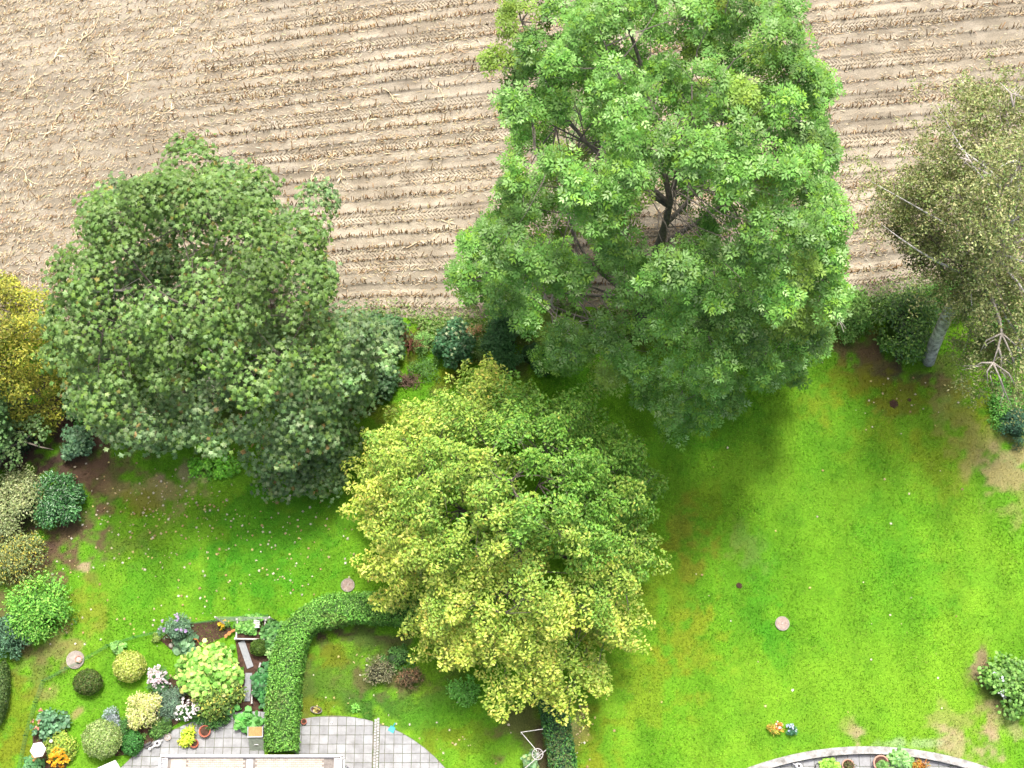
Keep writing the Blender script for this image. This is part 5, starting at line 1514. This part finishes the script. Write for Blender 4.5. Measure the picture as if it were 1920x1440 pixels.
def trellis():
    a, b = at(403, 1157, 1.3), at(505, 1157, 1.3)
    t = thing("wire_trellis", "wooden post trellis strung with pale wires above the raised bed", "trellis", (a.x, a.y, 0))
    o = Vector((a.x, a.y, 0))
    for (p, px2, py2) in ((a, 427, 1174), (b, 513, 1163)):
        f = at(px2, py2, 0)
        MB().tube([Vector((f.x, f.y, -.1)) - o, p - o], [.05, .045], 7).build("post", WHITE_DULL, t)
    for k, z in enumerate((1.28, 1.05, .82, .6)):
        f = 1.28 - z
        p = a.lerp(at(427, 1174, 0), f / 1.4); q = b.lerp(at(513, 1163, 0), f / 1.4)
        MB().tube([p - o, (p + q) / 2 - o - Vector((0, 0, .03)), q - o], .012, 4).build("wire", METAL, t)
trellis()
def rusty_figure():
    g = at(430, 1188, .3)
    t = thing("rusty_figure", "orange rusty metal garden figure beside the raised bed", "garden ornament", (g.x, g.y, 0), R(35))
    m = MB(); poly = [(-.32, -.06), (-.2, -.10), (-.12, -.03), (0, -.09), (.12, -.02), (.3, -.06), (.36, .04), (.22, .09), (.12, .06), (.02, .12), (-.1, .06), (-.22, .08)]
    m.prism(poly, .30, .33); m.build("figure", RUST, t)
    m = MB(); m.tube([(-.15, 0, -.1), (-.12, 0, .31)], .015, 5); m.tube([(.15, 0, -.1), (.14, 0, .31)], .015, 5); m.build("legs", RUST, t)
rusty_figure()
def pipe_piece():
    g = at(364, 1202, .25)
    t = thing("clay_hoop", "orange bent clay hoop in the vegetable bed", "garden ornament", (g.x, g.y, 0))
    m = MB(); m.tube([(-.22, -.12, .0), (-.2, -.02, .22), (-.05, .1, .3), (.13, .08, .26), (.2, -.06, .1), (.2, -.1, .0)], .035, 7); m.build("hoop", RUST, t)
pipe_piece()
g = at(331, 1206, .12)
t = thing("stone_pile", "pale pinkish stones beside the broad grey-green leaves", "stones", (g.x, g.y, .02))
for k in range(9):
    m = MB(); r_ = random.uniform(.07, .13); m.lathe([(r_ * .7, 0), (r_, r_ * .5), (r_ * .6, r_ * .9), (.01, r_)], k=8, sx=random.uniform(.8, 1.3)); o = m.build("stone", TERRA_PALE if k % 2 else CONC, t); o.location = (random.gauss(0, .22), random.gauss(0, .16), 0); o.rotation_euler.z = random.random() * 6

# white bucket tipped at the bush
g = at(432, 1325, .2)
t = thing("white_bucket", "white bucket tipped on its side at the foot of the variegated bush", "bucket", (g.x, g.y, .16), R(60))
m = MB(); m.lathe([(.10, -.14), (.13, .12), (.145, .12), (.145, .14), (.12, .14), (.09, -.10)], k=18)
o = m.build("bucket", WHITE_DULL, t); o.rotation_euler = (R(55), 0, 0)

# storage box with sloping metal front
def storage_box():
    a = at(479, 1381, .75)
    t = thing("storage_box", "grey metal storage box with tan wooden top against the hedge", "storage box", (a.x, a.y, .05), R(1))
    W = .72
    m = MB(); m.add([(-W / 2, -.62, 0), (W / 2, -.62, 0), (W / 2, .46, 0), (-W / 2, .46, 0), (-W / 2, -.02, .74), (W / 2, -.02, .74), (W / 2, .46, .82), (-W / 2, .46, .82)], [(0, 3, 2, 1), (4, 5, 6, 7), (0, 1, 5, 4), (1, 2, 6, 5), (2, 3, 7, 6), (3, 0, 4, 7)])
    m.build("body", METAL_GREY, t)
    M_ = MB().box((0, 0, 0), (W - .08, .44, .03)).build("wooden_top", WOOD_TAN, t); M_.location = (0, .23, .80); M_.rotation_euler.x = math.atan2(.08, .48)
    m = MB(); m.box((0, -.02, .77), (W + .03, .05, .05)); m.box((-W / 2, .22, .80), (.035, .5, .05), 0, 0, math.atan2(.08, .48)); m.box((W / 2, .22, .80), (.035, .5, .05), 0, 0, math.atan2(.08, .48)); m.build("lid_rim", GLASS_GREY, t)
    m = MB(); m.tube([(-.1, -.36, .40), (.1, -.36, .40)], .018, 6); m.build("handle", METAL, t)
storage_box()

# dustpan, oval planter, small stones on the middle terrace
g = at(735, 1367, .05)
t = thing("dustpan", "turquoise plastic dustpan lying at the curved terrace edge", "dustpan", (g.x, g.y, .055), R(-28))
m = MB(); m.add([(-.15, -.15, 0), (.15, -.15, 0), (.12, .12, 0), (-.12, .12, 0), (-.15, -.15, .012), (.15, -.15, .012), (.12, .12, .015), (-.12, .12, .015)], [(0, 3, 2, 1), (4, 5, 6, 7), (0, 1, 5, 4), (1, 2, 6, 5), (2, 3, 7, 6), (3, 0, 4, 7)])
m.box((-.136, -.015, .03), (.018, .27, .06), R(-6)); m.box((.136, -.015, .03), (.018, .27, .06), R(6)); m.box((0, .12, .03), (.25, .018, .06)); m.build("pan", PLASTIC_TEAL, t)
m = MB(); m.tube([(0, .12, .04), (0, .22, .06), (0, .33, .05)], [.025, .022, .028], 7); m.build("handle", PLASTIC_TEAL, t)
g = at(593, 1331, .12)
t = thing("oval_planter", "oval dark-rimmed planter of yellow leaves on the grass", "planter", (g.x, g.y, 0), R(-12))
m = MB(); m.lathe([(.24, 0), (.29, .13), (.30, .16), (.265, .16), (.25, .09)], k=22, sx=1.0, sy=.58); m.build("rim", solid("grey_rim", (.20, .19, .17), .7, .3, 9), t)
m = MB(); m.lathe([(.245, .085), (.245, .095), (.05, .11)], k=20, sy=.58); m.build("soil", M_SOIL, t)
foliage_part(t, 50, .17, .06, .11, [(.40, .36, .08), (.3, .3, .06), (.5, .42, .2)], .09, T_ROUND)
for (x, y, r_, lab) in ((562, 1322, .10, "pale round stone in the grass beside the hedge foot"), (622, 1355, .055, "small white pebble on the terrace slabs near the planter")):
    g = at(x, y); m = MB(); m.lathe([(r_ * .7, 0), (r_, r_ * .4), (r_ * .6, r_ * .8), (.01, r_ * .9)], k=9); o = m.build("pebble", PLASTER if r_ > .08 else WHITE, None, True); o.location = (g.x, g.y, .045 if r_ < .08 else 0.01)
    tag(o, lab, "stone")
shrub("weed_plant", "single light green weed on the grass below the brownish bush", 668, 1327, 7, 7, .25, [(.16, .40, .06), (.2, .46, .08)], .14, T_KITE, 1.1, lobes=3, stem=False, core=False, cat="weed")

# washing line frame beside the right hedge
def washing_frame():
    o3 = at(977, 1373, 1.5)
    t = thing("rotary_frame", "thin grey metal pole frame with a round basket beside the right hedge", "clothes airer", (o3.x, o3.y, 0))
    o = Vector((o3.x, o3.y, 0))
    MB().tube([Vector((0, 0, -.1)), Vector((0, 0, 1.52))],   .020, 7).build("pole", METAL, t)
    MB().tube([o3 - o, at(1018, 1367, 1.5) - o], .018, 6).build("arm", METAL, t)
    MB().tube([o3 - o, at(1007, 1408, 1.45) - o], .018, 6).build("arm", METAL, t)
    c = at(1008, 1414, 1.2)
    m = MB(); ring = [Vector((c.x + .26 * math.cos(a), c.y + .26 * math.sin(a), 1.2)) - o for a in np.linspace(0, 2 * math.pi, 21)]
    m.tube(ring, .018, 6)
    for k in range(5):
        a = k * math.pi / 5; m.tube([ring[2 * k], ring[(2 * k + 10) % 20]], .009, 4)
    m.build("basket", WHITE_DULL, t)
    MB().tube([at(1024, 1406, 1.25) - o, at(985, 1440, 1.1) - o, at(970, 1452, 1.0) - o], .020, 6).build("arm", WHITE_DULL, t)
    MB().tube([Vector((c.x, c.y, -.1)) - o, Vector((c.x, c.y, 1.2)) - o], .03, 7).build("pole", METAL, t)
washing_frame()
shrub("climbing_rose", "pale-leaved climber below the round metal basket", 996, 1428, 14, 20, 1.0, [(.12, .24, .10), (.18, .32, .16), (.24, .32, .12)], .17, T_ROUND, .6, lobes=5, core=False, cat="plant")

# green wire fence round the lower left garden
def wire_fence():
    path = [(38, 1450), (52, 1380), (70, 1318), (85, 1278), (128, 1254), (150, 1244), (205, 1212), (255, 1196), (300, 1186), (345, 1172), (400, 1166), (460, 1158), (505, 1156)]
    P = [at(*p) for p in path]; o = P[3]
    t = thing("wire_fence", "low green wire mesh fence bounding the lower left garden", "fence", (o.x, o.y, 0))
    H = .60
    for p in P:
        MB().tube([Vector((p.x - o.x, p.y - o.y, -.1)), Vector((p.x - o.x, p.y - o.y, H + .05))], .018, 6).build("post", WIRE_GREEN, t)
    for a, b in zip(P, P[1:]):
        a2 = Vector((a.x - o.x, a.y - o.y, 0)); b2 = Vector((b.x - o.x, b.y - o.y, 0)); m = MB()
        L_ = (b2 - a2).length
        for k in range(7):
            z = .03 + k * (H - .04) / 6
            m.tube([a2 + Vector((0, 0, z)), b2 + Vector((0, 0, z))], .0042, 3, cap=False)
        nn = int(L_ / .13)
        for k in range(nn + 1):
            q = a2.lerp(b2, k / max(1, nn)); m.tube([q + Vector((0, 0, .02)), q + Vector((0, 0, H))], .0042, 3, cap=False)
        tag(m.build("mesh_panel", WIRE_GREEN, t), kind='stuff')
wire_fence()

# ------------------------------------------------------------------ house edge: balcony with white railing at the bottom of the picture
def house():
    z = 2.8
    a, b = at(302, 1417, z), at(641, 1417, z)
    x0, x1, y1 = a.x, b.x, a.y
    t = thing("house_balcony", "beige tiled balcony of the house with white railing at the bottom edge", "balcony", ((x0 + x1) / 2, y1 - 1.2, 0))
    ox, oy = t.location.x, t.location.y
    y0 = .2
    def bx(name, c, s, mat, par=t): return MB().box((c[0] - ox, c[1] - oy, c[2]), s).build(name, mat, par)
    bx("balcony_floor", ((x0 + x1) / 2, (y0 + y1) / 2, z - .24), (x1 - x0, y1 - y0, .22), BALC_FLOOR)
    for x in (x0 + .3, x1 - .3): bx("support", (x, y1 - .5, (z - .35) / 2 - .02), (.14, .14, z - .31), WHITE_DULL)
    bx("wall", ((x0 + x1) / 2, y0 - .16, 2.6), (x1 - x0 + 9, .3, 5.3), WHITE_DULL)
    fl = t.children[0]
    # tiles on the balcony: small pavers, with a plain grey cross strip
    w, d = .19, .095; gx0, gx1 = at(319, 1430, z).x, at(607, 1430, z).x; k = 0
    sh = MB().box((0, 0, 0), (w - .016, d - .014, .03)).mesh("floor_tile", BALC_TILE)
    strip0, strip1 = at(461, 1430, z).x, at(474, 1430, z).x
    big = at(352, 1430, z).x
    y = y1 - .16
    cnt = 0
    while y > y1 - .75:
        x = big + (w / 2 if k % 2 else 0)
        while x < gx1 - w / 2:
            if not (strip0 - w / 2 < x < strip1 + w / 2):
                if cnt < 290:
                    o = bpy.data.objects.new("floor_tile", sh); link(o, t); o.location = (x - ox, y - oy, z - .118 + random.uniform(-.002, .003)); cnt += 1
            x += w
        y -= d; k += 1
    bx("floor_panel", ((strip0 + strip1) / 2, (y0 + y1 - .1) / 2, z - .12), (strip1 - strip0 - .02, y1 - y0 - .2, .024), GLASS_GREY)
    bx("floor_panel", ((gx0 + big) / 2 - .05, (y0 + y1 - .1) / 2, z - .12), (big - gx0 - .12, y1 - y0 - .2, .026), BALC_TILE)
    if y > y0: bx("floor_panel", ((big + strip0) / 2, (y0 + y) / 2, z - .12), (strip0 - big - .1, y - y0, .022), BALC_TILE); bx("floor_panel", ((gx1 + strip1) / 2, (y0 + y) / 2, z - .12), (gx1 - strip1 - .1, y - y0, .022), BALC_TILE)
    # railing: white top rail, grey panels, ladder-like short ends
    zr = z + .10
    bx("top_rail", ((x0 + x1) / 2, y1, zr + .05), (x1 - x0, .07, .05), WHITE)
    bx("grey_strip", ((x0 + x1) / 2, y1 - .075, z - .10), (x1 - x0 - .3, .06, .05), GLASS_GREY)
    for (xo, xi) in ((x0, x0 + .30), (x1, x1 - .34)):
        bx("side_rail", (xo, (y0 + y1) / 2 - .04, zr + .05), (.075, y1 - y0 - .075, .052), WHITE)
        bx("side_rail", (xi, (y0 + y1) / 2 - .045, z - .06), (.04, y1 - y0 - .12, .05), WHITE_DULL)
        yy = y1 - .12
        while yy > y1 - 1.2:
            bx("rail_bar", ((xo + xi) / 2, yy, z - .03), (abs(xi - xo) - .06, .03, .03), METAL)
            yy -= .18
        bx("rail_panel", ((xo + xi) / 2, (y0 + y1) / 2, z - .10), (abs(xi - xo) - .05, y1 - y0 - .2, .012), GLASS_GREY)
    n = 9
    for i in range(n + 1):
        x = x0 + (x1 - x0) * i / n
        bx("rail_post", (x, y1 - .004, z - .03), (.035, .035, .17), WHITE)
    # lower landing with its own small rail on the right
    lx0, lx1 = at(627, 1425, 2.3).x, at(646, 1425, 2.3).x; ly = at(640, 1421, 2.3).y
    bx("landing_floor", ((lx0 + lx1) / 2, (y0 + ly) / 2, 2.2), (lx1 - lx0, ly - y0, .12), GLASS_GREY)
    bx("landing_rail", ((lx0 + lx1) / 2, ly, 2.36), (lx1 - lx0, .06, .05), WHITE)
    bx("landing_rail", (lx1, (y0 + ly) / 2 - .035, 2.362), (.07, ly - y0 - .07, .05), WHITE)
    bx("landing_post", (lx1 - .1, ly - .3, 1.07), (.08, .08, 2.14), WHITE)
house()
